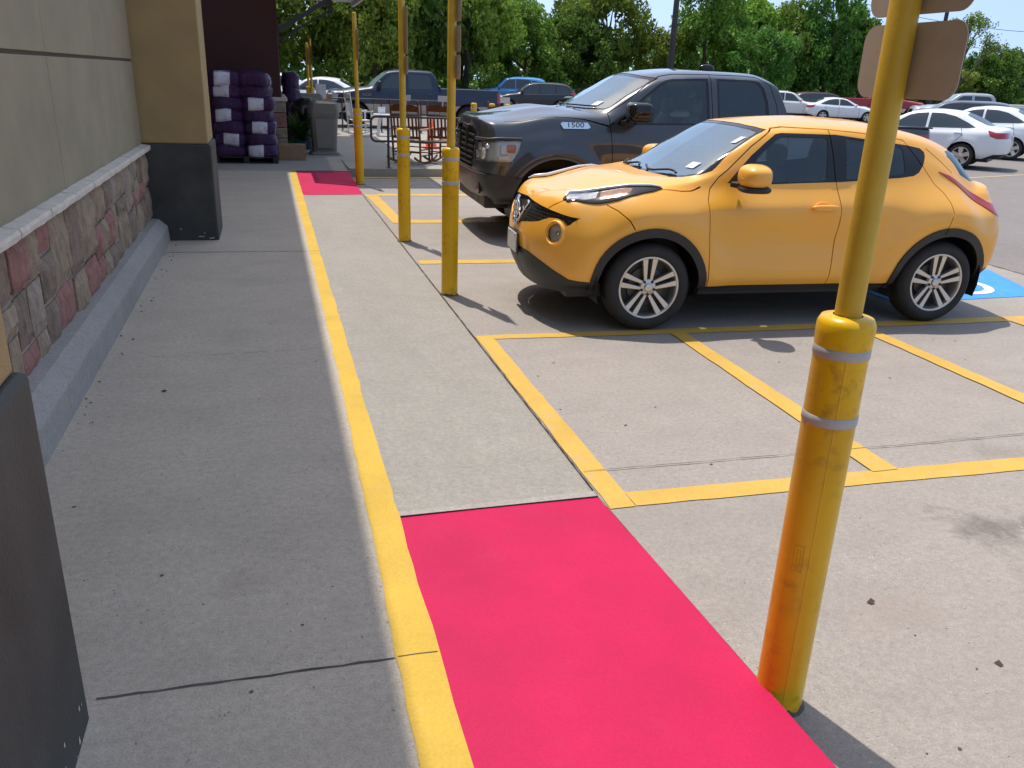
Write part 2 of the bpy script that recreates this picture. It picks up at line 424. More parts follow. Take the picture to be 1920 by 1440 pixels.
def knife(bm, lay, poly, view, val, flt):
    P, up3, ax = PROJ[view]
    x0 = min(p[0] for p in poly); x1 = max(p[0] for p in poly); y0 = min(p[1] for p in poly); y1 = max(p[1] for p in poly)
    def box(f):
        q = [P(v.co) for v in f.verts]
        return min(a[0] for a in q), max(a[0] for a in q), min(a[1] for a in q), max(a[1] for a in q)
    cand = set()
    for f in bm.faces:
        b = box(f)
        if b[0] <= x1 and b[1] >= x0 and b[2] <= y1 and b[3] >= y0 and flt(f.calc_center_median(), f.normal): cand.add(f)
    for i in range(len(poly)):
        a, b = poly[i], poly[(i + 1) % len(poly)]
        if abs(a[0] - b[0]) + abs(a[1] - b[1]) < 1e-6: continue
        ex0, ex1, ey0, ey1 = min(a[0], b[0]) - 1e-4, max(a[0], b[0]) + 1e-4, min(a[1], b[1]) - 1e-4, max(a[1], b[1]) + 1e-4
        fs = []
        for f in cand:
            if not f.is_valid: continue
            q = box(f)
            if q[0] <= ex1 and q[1] >= ex0 and q[2] <= ey1 and q[3] >= ey0: fs.append(f)
        if not fs: continue
        d = up3((b[0] - a[0], b[1] - a[1])); no = d.cross(ax).normalized()
        co = up3(a)
        ed = {e for f in fs for e in f.edges}; vv = {v for f in fs for v in f.verts}
        r = bmesh.ops.bisect_plane(bm, geom=list(fs) + list(ed) + list(vv), plane_co=co, plane_no=no, dist=1e-5)
        cand = {f for f in cand if f.is_valid}
        for g in r['geom']:
            if isinstance(g, bmesh.types.BMFace) and g.is_valid: cand.add(g)
    for f in cand:
        if f.is_valid:
            c = f.calc_center_median()
            if inside(P(c), poly): f[lay] = val

def strip_poly(pts, w):
    pts = [Vector((p[0], p[1])) for p in pts]; L = []; Rr = []
    for i, p in enumerate(pts):
        d = (pts[min(i + 1, len(pts) - 1)] - pts[max(i - 1, 0)]).normalized(); nn = Vector((-d.y, d.x)) * w / 2
        L.append(tuple(p + nn)); Rr.append(tuple(p - nn))
    return [[L[i], L[i + 1], Rr[i + 1], Rr[i]] for i in range(len(pts) - 1)]

def circle(cx, cy, r, n=40, ry=None):
    return [(cx + r * math.cos(2 * math.pi * k / n), cy + (ry or r) * math.sin(2 * math.pi * k / n)) for k in range(n)]

def grid_bm(N, nr, nc):
    D = dense(N, nr, nc); bm = bmesh.new()
    V = [[bm.verts.new(D[i, j]) for j in range(nc)] for i in range(nr)]
    for i in range(nr - 1):
        for j in range(nc - 1):
            try: bm.faces.new((V[i][j], V[i][j + 1], V[i + 1][j + 1], V[i + 1][j]))
            except ValueError: pass
    bmesh.ops.remove_doubles(bm, verts=bm.verts, dist=2e-4)
    bmesh.ops.dissolve_degenerate(bm, edges=bm.edges, dist=1e-4)
    bm.normal_update()
    s = sum(f.normal.y * f.calc_area() for f in bm.faces if f.calc_center_median().y > .3)
    if s < 0: bmesh.ops.reverse_faces(bm, faces=bm.faces)
    bm.normal_update()
    return bm

def split_parts(bm, lay, spec, root, mats_of, lip=.012):
    """spec: {tag value: (part name, material, mode 'both'|'pair'|None, inward offset, lip depth, sub-part parent or None)}"""
    bm.normal_update(); out = {}
    for v in bm.verts:
        if abs(v.co.y) < 1e-3:
            v.co.y = 0
    nrm = {}
    for v in bm.verts:
        n = v.normal.copy()
        if abs(v.co.y) < 1e-3: n.y = 0; n.normalize()
        nrm[v] = n
    for val, (name, mat, mode, off, lipd) in spec.items():
        fs = [f for f in bm.faces if f[lay] == val]
        if not fs or name is None: continue
        idx = {}; V = []; NN = []
        for f in fs:
            for v in f.verts:
                if v not in idx:
                    idx[v] = len(V); V.append(v.co - nrm[v] * off); NN.append(nrm[v])
        F = [[idx[v] for v in f.verts] for f in fs]
        lipv = []; lipf = []
        if lipd:
            es = {}
            for f in fs:
                for e in f.edges: es.setdefault(e, []).append(f)
            for e, ff in es.items():
                if len(ff) == 1 and not (abs(e.verts[0].co.y) < 1e-3 and abs(e.verts[1].co.y) < 1e-3):
                    lp = None
                    for l in ff[0].loops:
                        if l.edge == e: lp = l
                    a, b = lp.vert, lp.link_loop_next.vert
                    k = len(lipv)
                    A, B = V[idx[a]], V[idx[b]]
                    lipv += [A, B, B - nrm[b] * lipd, A - nrm[a] * lipd]; lipf.append([k, k + 3, k + 2, k + 1])
        def emit(nm, sides):
            vs = []; fsx = []; ns = []; sm = []
            for sgn in sides:
                b = len(vs)
                vs += [(v.x, v.y * sgn, v.z) for v in V]; ns += [(n.x, n.y * sgn, n.z) for n in NN]
                fsx += [[b + i for i in (f if sgn > 0 else f[::-1])] for f in F]
                sm += [True] * len(F)
                b = len(vs)
                vs += [(v.x, v.y * sgn, v.z) for v in lipv]; ns += [(0, 0, 0)] * len(lipv)
                fsx += [[b + i for i in (f if sgn > 0 else f[::-1])] for f in lipf]; sm += [False] * len(lipf)
            me = bpy.data.meshes.new(nm); me.from_pydata(vs, [], fsx)
            me.polygons.foreach_set("use_smooth", sm)
            me.normals_split_custom_set_from_vertices(ns)
            return mesh_obj(nm, me, mat, root)
        def islands():
            left = set(fs); res = []
            while left:
                st = [left.pop()]; comp = [st[0]]
                while st:
                    g = st.pop()
                    for e in g.edges:
                        for h in e.link_faces:
                            if h in left: left.discard(h); st.append(h); comp.append(h)
                res.append(comp)
            return res
        if mode == 'islands':
            out[val] = []; allF, allLip = F, (lipv, lipf)
            for comp in islands():
                cs = set(comp); keep = [i for i, f in enumerate(fs) if f in cs]; used = sorted({q for i in keep for q in F[i]}); mp = {q: k for k, q in enumerate(used)}
                V0, N0, F0, L0, L1 = V, NN, F, lipv, lipf
                V = [V0[q] for q in used]; NN = [N0[q] for q in used]; F = [[mp[q] for q in F0[i]] for i in keep]; lipv, lipf = [], []
                cy = min(v.y for v in V)
                out[val] += [emit(name, (1, -1))] if cy < .002 else [emit(name, (1,)), emit(name, (-1,))]
                V, NN, F, lipv, lipf = V0, N0, F0, L0, L1
        elif mode == 'both': out[val] = [emit(name, (1, -1))]
        else: out[val] = [emit(name, (1,)), emit(name, (-1,))]
    return out

def wheel(parent, x, y, r, w, rim_r, style, side, tyre_m=None, rim_m=None, simple=False):
    """wheel centred at (x, y, r); side is +1 or -1: the outer face looks along y*side"""
    tyre_m = tyre_m or M['tyre']; rim_m = rim_m or M['alloy']
    we = empty("wheel", (x, y, r), 0, parent)
    if side < 0: we.rotation_euler = (0, 0, math.pi)
    h = w / 2
    t = MB()
    prof = [(rim_r - .005, -h + .02), (rim_r + .01, -h + .004), (rim_r + (r - rim_r) * .5, -h - .004), (r - .03, -h + .006), (r - .008, -h + .03), (r, -h + .06),
            (r, h - .06), (r - .008, h - .03), (r - .03, h - .006), (rim_r + (r - rim_r) * .5, h + .004), (rim_r + .01, h - .004), (rim_r - .005, h - .02)]
    t.lathe(prof, n=24 if simple else 56, axis='Y'); t.build("tyre", tyre_m, we)
    m = MB(); d = h - .012
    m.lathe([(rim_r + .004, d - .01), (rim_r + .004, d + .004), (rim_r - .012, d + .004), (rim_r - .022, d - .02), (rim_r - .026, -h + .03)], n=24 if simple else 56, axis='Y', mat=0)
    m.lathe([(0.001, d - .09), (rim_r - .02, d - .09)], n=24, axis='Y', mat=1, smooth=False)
    if not simple: m.lathe([(.05, d - .075), (.15, d - .07), (.15, d - .085)], n=32, axis='Y', mat=2)
    ns, dual, wid = style
    for k in range(ns):
        a = 2 * math.pi * k / ns + .3
        for s in ((-1, 1) if dual else (0,)):
            a0 = a + s * .42 * (1 if dual else 0); a1 = a + s * (.205 if dual else 0)
            p0 = (math.cos(a0) * .035, math.sin(a0) * .035); p1 = (math.cos(a1) * (rim_r - .015), math.sin(a1) * (rim_r - .015))
            if dual:
                e, q = (math.cos(a), math.sin(a)), (-math.sin(a), math.cos(a))
                p0 = (e[0] * .045 + q[0] * .022 * s, e[1] * .045 + q[1] * .022 * s); p1 = (e[0] * (rim_r - .010) + q[0] * .040 * s, e[1] * (rim_r - .010) + q[1] * .040 * s)
            dx, dz = p1[0] - p0[0], p1[1] - p0[1]; L = math.hypot(dx, dz); nx, nz = -dz / L, dx / L
            w0, w1 = (.011, .022) if dual else (wid * .46, wid * .64)
            f0, f1 = d - .018, d - .002
            vs = [(p0[0] + nx * w0, f0, p0[1] + nz * w0), (p0[0] - nx * w0, f0, p0[1] - nz * w0), (p1[0] - nx * w1, f1, p1[1] - nz * w1), (p1[0] + nx * w1, f1, p1[1] + nz * w1)]
            vs += [(v[0], v[1] - .035, v[2]) for v in vs]
            m.add(vs, [(0, 1, 2, 3), (4, 7, 6, 5), (0, 4, 5, 1), (1, 5, 6, 2), (3, 2, 6, 7), (0, 3, 7, 4)], 0)
    m.lathe([(.001, d + .002), (.03, d + .001), (.034, d - .006)], n=18, axis='Y', mat=0)
    m.lathe([(.034, d - .012), (.062, d - .016), (.07, d - .04)], n=20, axis='Y', mat=0)
    if not simple:
        for k in range(5):
            a = 2 * math.pi * k / 5 + .3 + math.pi / 5
            m.lathe([(.001, d - .004), (.011, d - .006), (.012, d - .03)], c=(.052 * math.cos(a), 0, .052 * math.sin(a)), n=8, axis='Y', mat=1)
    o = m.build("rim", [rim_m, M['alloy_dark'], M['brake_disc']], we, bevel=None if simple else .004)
    return we

M['brake_disc'] = pmat("brake_disc", (.10, .085, .075), .5, .6)
def arch_liner(mb, cx, cz, r, y0, y1, mat=0):
    n = 16; V = []; F = []
    for k in range(n + 1):
        t = -0.35 + (math.pi + .7) * k / n
        for y in (y0, y1): V.append((-cx + r * math.cos(t), y, cz + r * math.sin(t)))
    for k in range(n): F.append((2 * k, 2 * k + 1, 2 * k + 3, 2 * k + 2))
    mb.add(V, F, mat); b = [(-cx + r * math.cos(-.35 + (math.pi + .7) * k / n), y0, cz + r * math.sin(-.35 + (math.pi + .7) * k / n)) for k in range(n + 1)]
    mb.add(b, [tuple(range(n + 1))], mat)

def superell(c, d, e=2.6, nu=20, nv=14, taper=None):
    """closed smooth pillow shape as (verts, faces)"""
    V = []; F = []
    sp = lambda a, p: math.copysign(abs(a) ** p, a)
    for i in range(nv + 1):
        ph = -math.pi / 2 + math.pi * i / nv
        for k in range(nu):
            th = 2 * math.pi * k / nu
            x = sp(math.cos(ph), 2 / e) * sp(math.cos(th), 2 / e); y = sp(math.cos(ph), 2 / e) * sp(math.sin(th), 2 / e); z = sp(math.sin(ph), 2 / e)
            p = [x * d[0] / 2, y * d[1] / 2, z * d[2] / 2]
            if taper: p = taper(p)
            V.append((p[0] + c[0], p[1] + c[1], p[2] + c[2]))
    for i in range(nv):
        for k in range(nu):
            a = i * nu + k; b = i * nu + (k + 1) % nu; F.append((a, b, b + nu, a + nu))
    return V, F

def seats(parent, xs, ys, z0, scale=1.0):
    s = MB()
    for (x, y) in xs and [(x, y) for x in xs for y in ys]:
        v, f = superell((x, y, z0 + .08), (.52, .50, .20), 3.5); s.add(v, f, 0, True)
        v, f = superell((0, 0, 0), (.16, .48, .62), 3.2); Mx = Matrix.Rotation(R(-14), 3, 'Y')
        s.add([Mx @ Vector(p) + Vector((x - .27, y, z0 + .40)) for p in v], f, 0, True)
        v, f = superell((x - .36, y, z0 + .80), (.11, .27, .20), 3.0); s.add(v, f, 0, True)
        for dy in (-.06, .06): s.tube([(x - .33, y + dy, z0 + .65), (x - .35, y + dy, z0 + .76)], .008, 6)
    return s.build("seats", M['seat'], parent)

def surface_bvh(bm):
    return BVHTree.FromBMesh(bm)
# ---------------------------------------------------------------- yellow crossover (detailed)
JK = dict(
 L=[ # u, y, z per feature line, front -> rear : F, arch, cowl, A, ws_top, B, C, rear door end, haunch, R
 [(-.42,.74,.27),(-.05,.79,.27),(.25,.80,.28),(.55,.79,.285),(.95,.79,.285),(1.5,.79,.285),(1.95,.79,.29),(2.35,.80,.30),(2.62,.79,.32),(2.85,.74,.36)],
 [(-.43,.80,.46),(-.05,.875,.46),(.25,.86,.46),(.55,.848,.43),(.95,.848,.43),(1.5,.85,.43),(1.95,.845,.46),(2.35,.88,.46),(2.62,.875,.48),(2.87,.80,.50)],
 [(-.43,.80,.66),(-.05,.882,.70),(.25,.865,.70),(.55,.835,.68),(.95,.822,.68),(1.5,.828,.68),(1.95,.855,.69),(2.35,.888,.70),(2.62,.885,.70),(2.88,.82,.70)],
 [(-.44,.755,.83),(-.05,.862,.87),(.25,.858,.88),(.55,.85,.88),(.95,.845,.885),(1.5,.848,.89),(1.95,.852,.90),(2.35,.872,.90),(2.62,.865,.88),(2.87,.80,.85)],
 [(-.46,.655,.955),(-.08,.735,1.035),(.22,.745,1.06),(.56,.745,1.08),(.95,.738,1.095),(1.5,.738,1.115),(1.95,.735,1.14),(2.30,.725,1.16),(2.58,.725,1.10),(2.85,.71,.98)],
 [(-.50,.53,.985),(-.10,.63,1.065),(.29,.70,1.105),(.66,.695,1.23),(1.0,.675,1.32),(1.5,.675,1.34),(1.95,.665,1.34),(2.30,.64,1.31),(2.58,.655,1.20),(2.88,.66,1.04)],
 [(-.55,.36,.985),(-.11,.45,1.085),(.25,.62,1.12),(.64,.63,1.315),(.99,.575,1.475),(1.5,.585,1.495),(1.95,.57,1.478),(2.35,.535,1.425),(2.66,.545,1.29),(2.95,.585,1.08)],
 [(-.60,.18,.965),(-.11,.24,1.10),(.20,.33,1.118),(.60,.36,1.345),(.955,.35,1.515),(1.5,.35,1.548),(1.95,.34,1.53),(2.45,.33,1.46),(2.80,.35,1.33),(3.03,.40,1.10)],
 [(-.62,.0,.960),(-.11,.0,1.105),(.17,.0,1.118),(.58,.0,1.355),(.93,.0,1.528),(1.5,.0,1.572),(1.95,.0,1.556),(2.5,.0,1.475),(2.88,.0,1.34),(3.10,.0,1.10)]],
 front=[(-.76,.25),(-.835,.42),(-.85,.60),(-.825,.77),(-.775,.875),(-.755,.895),(-.74,.908),(-.725,.918),(-.715,.925)],
 rear=[(3.14,.38),(3.26,.50),(3.275,.66),(3.24,.82),(3.20,.95),(3.17,1.02),(3.15,1.06),(3.14,1.08),(3.13,1.09)])

def build_crossover():
    root = empty("crossover_car", (2.7205, 6.3993, 0), math.atan2(.0545, -.9985))
    tag(root, "yellow compact crossover with bulging wheel arches parked beside the dark pickup", "car")
    paint = M['paint_yellow']
    N = body_net(JK['L'], JK['front'], JK['rear'], n=2.25, nr=2.5)
    bm = grid_bm(N, 150, 84)
    for v in bm.verts:                                # swollen wings round the wheels, hollow doors
        u, y, z = -v.co.x, v.co.y, v.co.z
        for cu, amp in ((0.0, .040), (2.47, .045)):
            r = math.hypot(u - cu, (z - .33) * .92)
            if z > .33 and y > .3: v.co.y += amp * math.exp(-((r - .50) / .135) ** 2) * min(1, (y - .3) / .35)
        if y > .4: v.co.y -= .022 * math.exp(-((u - 1.25) / .42) ** 2) * math.exp(-((z - .68) / .16) ** 2)
    bm.normal_update(); lay = bm.faces.layers.int.new("tag")
    side = lambda c, n: c.y > .3 and n.y > .05
    WC, WR, AR, AV = (0.0, .335), .335, .455, .40
    rear_c = (2.50, .335)
    bvh0 = BVHTree.FromBMesh(bm)
    # 1 doors
    S1 = [(.60,1.19),(.53,1.14),(.455,1.06),(.425,.98),(.425,.93),(.44,.72),(.455,.52),(.47,.335)]
    S2 = [(1.46,1.49),(1.485,1.30),(1.511,1.11),(1.53,.90),(1.535,.78),(1.525,.58),(1.505,.335)]
    S3 = [(2.14,1.43),(2.22,1.34),(2.30,1.235),(2.375,1.11),(2.44,1.05),(2.475,.98),(2.485,.90),(2.46,.80),(2.43,.74)]
    TOP = [(.60,1.19),(.80,1.36),(1.0,1.49),(1.10,1.502),(1.46,1.495),(1.75,1.475),(1.95,1.455),(2.14,1.43)]
    knife(bm, lay, S1 + S2[::-1] + TOP[:5][::-1][1:-1], 'side', 2, side)
    knife(bm, lay, S2 + [(2.04,.335),(2.06,.45)] + S3[::-1] + TOP[4:][::-1][1:-1], 'side', 3, side)
    # 2 lower black trim, bumper
    knife(bm, lay, [(-1,.54),(-.82,.52),(-.70,.44),(-.60,.385),(-.46,.375),(-.40,.20),(-1,.2)], 'side', 4, lambda c, n: c.x > .3)
    knife(bm, lay, [(.40,.335),(2.12,.335),(2.12,.2),(.40,.2)], 'side', 4, side)
    knife(bm, lay, [(2.88,.42),(3.4,.50),(3.4,.2),(2.88,.2)], 'side', 4, lambda c, n: True)
    # 3 windows
    DLO = [(.60,1.10),(.70,1.205),(.80,1.30),(.92,1.392),(1.01,1.452),(1.06,1.462),(1.516,1.460),(1.89,1.422),(2.18,1.392),(2.30,1.372),(2.335,1.345),(2.335,1.31),(2.30,1.245),(2.255,1.195),(2.20,1.168),(2.08,1.153),(1.9,1.141),(1.562,1.117),(1.2,1.104),(.97,1.094),(.72,1.09)]
    knife(bm, lay, DLO, 'side', 5, side)
    GF = [(.80,1.232),(.90,1.325),(1.03,1.422),(1.07,1.438),(1.43,1.438),(1.44,1.42),(1.43,1.135),(1.41,1.122),(1.0,1.108),(.80,1.108),(.76,1.12),(.755,1.18)]
    GR = [(1.60,1.425),(1.62,1.435),(1.9,1.402),(2.09,1.382),(2.12,1.36),(2.125,1.20),(2.10,1.18),(1.9,1.157),(1.62,1.137),(1.60,1.15)]
    knife(bm, lay, GF, 'side', 6, side); knife(bm, lay, GR, 'side', 7, side)
    # windshield, rear window
    wsf = lambda c, n: -1.06 < c.x < -.08 and n.x > .12 and c.z > 1.07
    WS = [(-.02,1.112),(.30,1.113),(.50,1.116),(.62,1.125),(.675,1.15),(.685,1.18),(.665,1.24),(.605,1.40),(.575,1.462),(.55,1.482),(.45,1.496),(.25,1.508),(-.02,1.513)]
    knife(bm, lay, WS, 'front', 8, wsf)
    WS2 = [(-.02,1.128),(.30,1.129),(.49,1.132),(.60,1.142),(.652,1.165),(.655,1.19),(.64,1.24),(.585,1.39),(.555,1.45),(.535,1.467),(.44,1.480),(.25,1.492),(-.02,1.497)]
    knife(bm, lay, WS2, 'front', 9, wsf)
    rwf = lambda c, n: c.x < -2.55 and c.z > 1.05 and n.x < -.1
    knife(bm, lay, [(-.02,1.105),(.45,1.105),(.60,1.12),(.62,1.17),(.56,1.31),(.50,1.345),(.3,1.36),(-.02,1.365)], 'front', 10, rwf)
    # lamps
    LAMP = [(-.60,.62),(-.625,.57),(-.57,.525),(-.45,.535),(-.30,.585),(-.15,.645),(.02,.715),(.08,.745),(.0,.765),(-.12,.772),(-.25,.755),(-.38,.715),(-.50,.67)]
    knife(bm, lay, LAMP, 'top', 11, lambda c, n: c.z > .80 and n.z > .1 and c.x > -.2)
    knife(bm, lay, [(-.60,.605),(-.60,.56),(-.55,.538),(-.46,.552),(-.36,.60),(-.40,.665),(-.50,.655)], 'top', 18, lambda c, n: c.z > .80 and n.z > .1 and c.x > -.2)
    knife(bm, lay, [(-.345,.605),(-.20,.655),(-.13,.70),(-.16,.735),(-.26,.735),(-.375,.685)], 'top', 19, lambda c, n: c.z > .80 and n.z > .1 and c.x > -.2)
    TAIL = [(2.44,1.20),(2.55,1.17),(2.75,1.06),(2.95,.965),(3.10,.93),(3.20,.90),(3.22,.85),(3.12,.83),(2.98,.885),(2.80,.98),(2.62,1.10)]
    knife(bm, lay, TAIL, 'side', 12, lambda c, n: c.y > .42)
    # grille
    GRL = [(-.02,.90),(.15,.895),(.30,.888),(.46,.876),(.60,.86),(.74,.835),(.722,.785),(.70,.768),(.675,.80),(.63,.818),(.56,.812),(.50,.788),(.45,.768),(.35,.748),(.25,.733),(.13,.715),(.075,.69),(.05,.675),(-.02,.675)]
    knife(bm, lay, GRL, 'front', 13, lambda c, n: c.x > .45 and n.x > .1)
    # round lamps
    RL = (.640, .712)
    knife(bm, lay, circle(*RL, .066, 30), 'front', 14, lambda c, n: c.x > .45)
    # 4 wheel arches last
    for cc in (WC, rear_c):
        knife(bm, lay, [(x, z) for x, z in circle(cc[0], cc[1], AR, 48)], 'side', 15, lambda c, n: c.y > .4)
        knife(bm, lay, [(x, z) for x, z in circle(cc[0], cc[1] - .01, AV, 48)], 'side', 16, lambda c, n: c.y > .4)
        knife(bm, lay, [(cc[0] - AV, cc[1]), (cc[0] + AV, cc[1]), (cc[0] + AV - .01, .1), (cc[0] - AV + .01, .1)], 'side', 16, lambda c, n: c.y > .4)
    # 5 shut lines
    hood1 = [(.38,.745),(.30,.765),(.22,.768),(.08,.752)]; hood2 = [(-.60,.60),(-.66,.56),(-.72,.50)]
    for pl, vw in ((S1, 'side'), (S2, 'side'), (S3, 'side'), (TOP, 'side'), (hood1, 'top'), (hood2, 'top'), ([(-.34,.935),(-.27,.90),(-.20,.84),(-.16,.775)], 'side'),
                   ([(2.36,1.37),(2.50,1.27),(2.60,1.185)], 'side')):
        for q in strip_poly(pl, .0075):
            knife(bm, lay, q, vw, 17, (side if vw == 'side' else (lambda c, n: n.z > .2)))
    bvh = surface_bvh(bm)
    spec = {0: ("body", paint, 'both', 0, .016), 2: ("door", paint, 'pair', 0, .016), 3: ("door", paint, 'pair', 0, .016),
            4: ("lower_trim", M['black'], 'islands', -.004, 0), 5: ("window_surround", M['black_gloss'], 'pair', .003, .012),
            6: ("window", M['glass'], 'pair', .006, 0), 7: ("window", M['glass'], 'pair', .006, 0),
            8: ("windshield_seal", M['black_gloss'], 'both', .003, .01), 9: ("windshield", M['glass_ws'], 'both', .005, 0), 10: ("rear_window", M['glass_dark'], 'both', .004, 0),
            11: ("headlight", M['black_gloss'], 'pair', -.010, .012), 18: ("headlight_lens", M['lamp_clear'], 'pair', -.011, .010), 19: ("turn_lamp_lens", M['lamp_amber'], 'pair', -.011, .010), 12: ("taillight", M['red_lens'], 'pair', -.006, .02), 13: ("grille", M['black'], 'both', .03, 0),
            15: ("wheel_arch_trim", M['black'], 'both', -.014, .03)}
    out = split_parts(bm, lay, spec, root, None)
    # headlight insides: a dark bowl with reflector and amber bulb cover under the clear lens
    for o, s in zip(out[11], (1, -1)):
        rim_ = MB(); pts = []
        for (u, y) in ((-.61, .575), (-.57, .53), (-.45, .545), (-.30, .595), (-.15, .655), (.0, .715), (.07, .745)):
            h = bvh.ray_cast(Vector((-u, y, 2)), Vector((0, 0, -1)))[0]
            if h: pts.append((h.x, h.y * s, h.z + .018))
        rim_.tube(pts, [.008, .013, .014, .014, .012, .010, .005], 8); rim_.build("chrome_edge", M['lamp_silver'], o)
    # round driving lamps with a painted bezel
    for s in (1, -1):
        hs_ = [bvh0.ray_cast(Vector((2, RL[0] + a, RL[1] + b)), Vector((-1, 0, 0))) for a, b in ((0, 0), (.08, 0), (-.08, 0), (0, .08), (0, -.08))]
        ax = sum((h[1] for h in hs_ if h[0]), Vector()).normalized(); ax = (ax + Vector((.12, 0, .0))).normalized()
        c = hs_[0][0] + ax * .004
        q = Vector((0, 0, 1)).rotation_difference(ax).to_matrix()
        def ring(prof, n=40):
            mb = MB(); mb.lathe([(r_ * .74, h_ * .8) for r_, h_ in prof], n=n)
            return [((q @ Vector(v)) + c) for v in mb.v], mb.f
        bez = MB(); v, f = ring([(.140, -.075), (.136, -.03), (.126, -.002), (.114, .007), (.105, .0), (.100, -.03), (.098, -.07)])
        bez.add([(p.x, p.y * s, p.z) for p in v], f, 0, True); bo = bez.build("driving_lamp", paint, root)
        ref = MB(); v, f = ring([(.100, -.03), (.092, -.042), (.070, -.058), (.03, -.068), (.001, -.07)]); ref.add([(p.x, p.y * s, p.z) for p in v], f, 0, True)
        v, f = ring([(.001, -.045), (.022, -.048), (.024, -.07)], 20); ref.add([(p.x, p.y * s, p.z) for p in v], f, 1, True)
        v, f = ring([(.100, -.03), (.094, -.024), (.086, -.03)], 40); ref.add([(p.x, p.y * s, p.z) for p in v], f, 2, True)
        ref.build("reflector", [M['lamp_silver'], M['chrome'], M['black_gloss']], bo)
        ln = MB(); v, f = ring([(.090, -.028), (.07, -.018), (.04, -.011), (.001, -.008)]); ln.add([(p.x, p.y * s, p.z) for p in v], f, 0, True)
        ln.build("lens", M['lens'], bo)
    # V bars, emblem, mesh of the grille, plate
    def sp(y, z, off=.0):
        h, n, _, _ = bvh.ray_cast(Vector((2, abs(y), z)), Vector((-1, 0, 0)))
        if h is None: h, n = Vector((.8, abs(y), z)), Vector((1, 0, 0))
        p = h + n * off; return Vector((p.x, math.copysign(p.y, y) if y else 0, p.z))
    vb = MB()
    for s in (1, -1):
        path = [(.035, .70), (.06, .72), (.10, .77), (.14, .82), (.175, .872)]
        for (a, b) in zip(path, path[1:]):
            vb.bar(sp(a[0] * s, a[1], .008), sp(b[0] * s, b[1], .008), .05, .028, up=(1, 0, .2))
    vb.bar(sp(.05, .695, .006), sp(-.05, .695, .006), .045, .03, up=(1, 0, 0))
    vb.build("grille_chevron", M['chrome'], root, bevel=.008)
    em = MB(); pc = sp(0, .80, .022)
    ringp = [(pc.x + .0, .062 * math.cos(t), pc.z + .058 * math.sin(t)) for t in np.linspace(0, 2 * math.pi, 33)]
    em.tube(ringp, .009, 8, cap=False); em.box((pc.x + .004, 0, pc.z), (.016, .155, .026)); em.build("emblem", M['chrome'], root)
    gm = MB()
    for z in (.71, .735, .76, .785, .81, .835, .86):
        for s in (1, -1):
            for y in np.arange(.20, .72, .036):
                yy = y + (.018 if int(round(z * 1000 / 25)) % 2 else 0)
                if inside((yy, z), GRL):
                    p = sp(yy, z, -.018); gm.box((p.x, yy * s, z), (.012, .020, .006))
    gm.build("grille_mesh", M['dark_metal'], out[13][0])
    pl = MB(); p0 = sp(0, .56, .0); pl.box((p0.x + .02, 0, .545), (.012, .305, .152), mat=0); pl.box((p0.x + .012, 0, .545), (.014, .33, .175), mat=1)
    for yy in (-.1, .1): pl.box((p0.x + .030, yy, .605), (.008, .016, .016), mat=2)
    pl.build("licence_plate", [M['plate'], M['dark_metal'], M['bolt']], root, bevel=.003)
    # mirrors
    for s in (1, -1):
        def tp(p): k = 1 - .16 * (p[1] / .11 + 1) / 2; return [p[0] * k + (.05 if p[0] < 0 else 0) * 0, p[1], p[2] * k]
        mm = MB(); v, f = superell((0, 0, 0), (.25, .265, .185), 2.8, 24, 16, tp)
        Rz = Matrix.Rotation(R(-12) * s, 3, 'Z')
        mm.add([Rz @ Vector((p[0], p[1] * s, p[2])) + Vector((-.70, .965 * s, 1.172)) for p in v], f, 0, True)
        mo = mm.build("side_mirror", paint, root)
        mb = MB(); v, f = superell((0, 0, 0), (.23, .25, .055), 3.0, 20, 10)
        mb.add([Rz @ Vector((p[0], p[1] * s, p[2])) + Vector((-.705, .955 * s, 1.083)) for p in v], f, 0, True)
        mb.bar((-.62, .79 * s, 1.10), (-.69, .90 * s, 1.095), .10, .04); mb.build("mirror_foot", M['black'], mo, bevel=.01)
        ms = MB(); pts = [Rz @ Vector((.118, y * s, .0)) + Vector((-.70, .965 * s, 1.165)) for y in (-.07, 0, .07)]
        ms.tube([(a.x - .006 * abs(i - 1), a.y, a.z) for i, a in enumerate(pts)], .006, 6); ms.build("turn_signal", M['lens'], mo)
    # door handles
    for o, (u, zz) in ((out[2], (1.38, .935)),):
        for d, s in zip(o, (1, -1)):
            hb = MB(); y = bvh.ray_cast(Vector((-u, 2, zz)), Vector((0, -1, 0)))[0].y
            v, f = superell((-u, (y + .026) * s, zz), (.225, .044, .046), 3.4, 18, 10); hb.add(v, f, 0, True)
            hb.lathe([(.001, .004), (.009, .003), (.01, 0)], c=(-u - .085, (y + .038) * s, zz), n=12, axis='Y', mat=1)
            hb.build("handle", [paint, M['chrome']], d)
            cup = MB(); v, f = superell((-u + .01, (y - .004) * s, zz), (.15, .02, .085), 2.2, 18, 8); cup.add(v, f, 0, True); cup.build("handle_recess", paint, d)
    # wipers, stickers, interior, underbody
    w = MB()
    for (y0, y1, z0) in ((.52, -.02, 1.135), (-.12, -.58, 1.13)):
        pts = []
        for k in range(8):
            y = y0 + (y1 - y0) * k / 7
            h = bvh.ray_cast(Vector((1, abs(y), z0 + .012 * math.sin(k))), Vector((-1, 0, 0)))
            if h[0]: pts.append((h[0].x + .012, y, h[0].z + .012))
        w.tube(pts, .009, 6)
    w.build("wiper", M['black'], root)
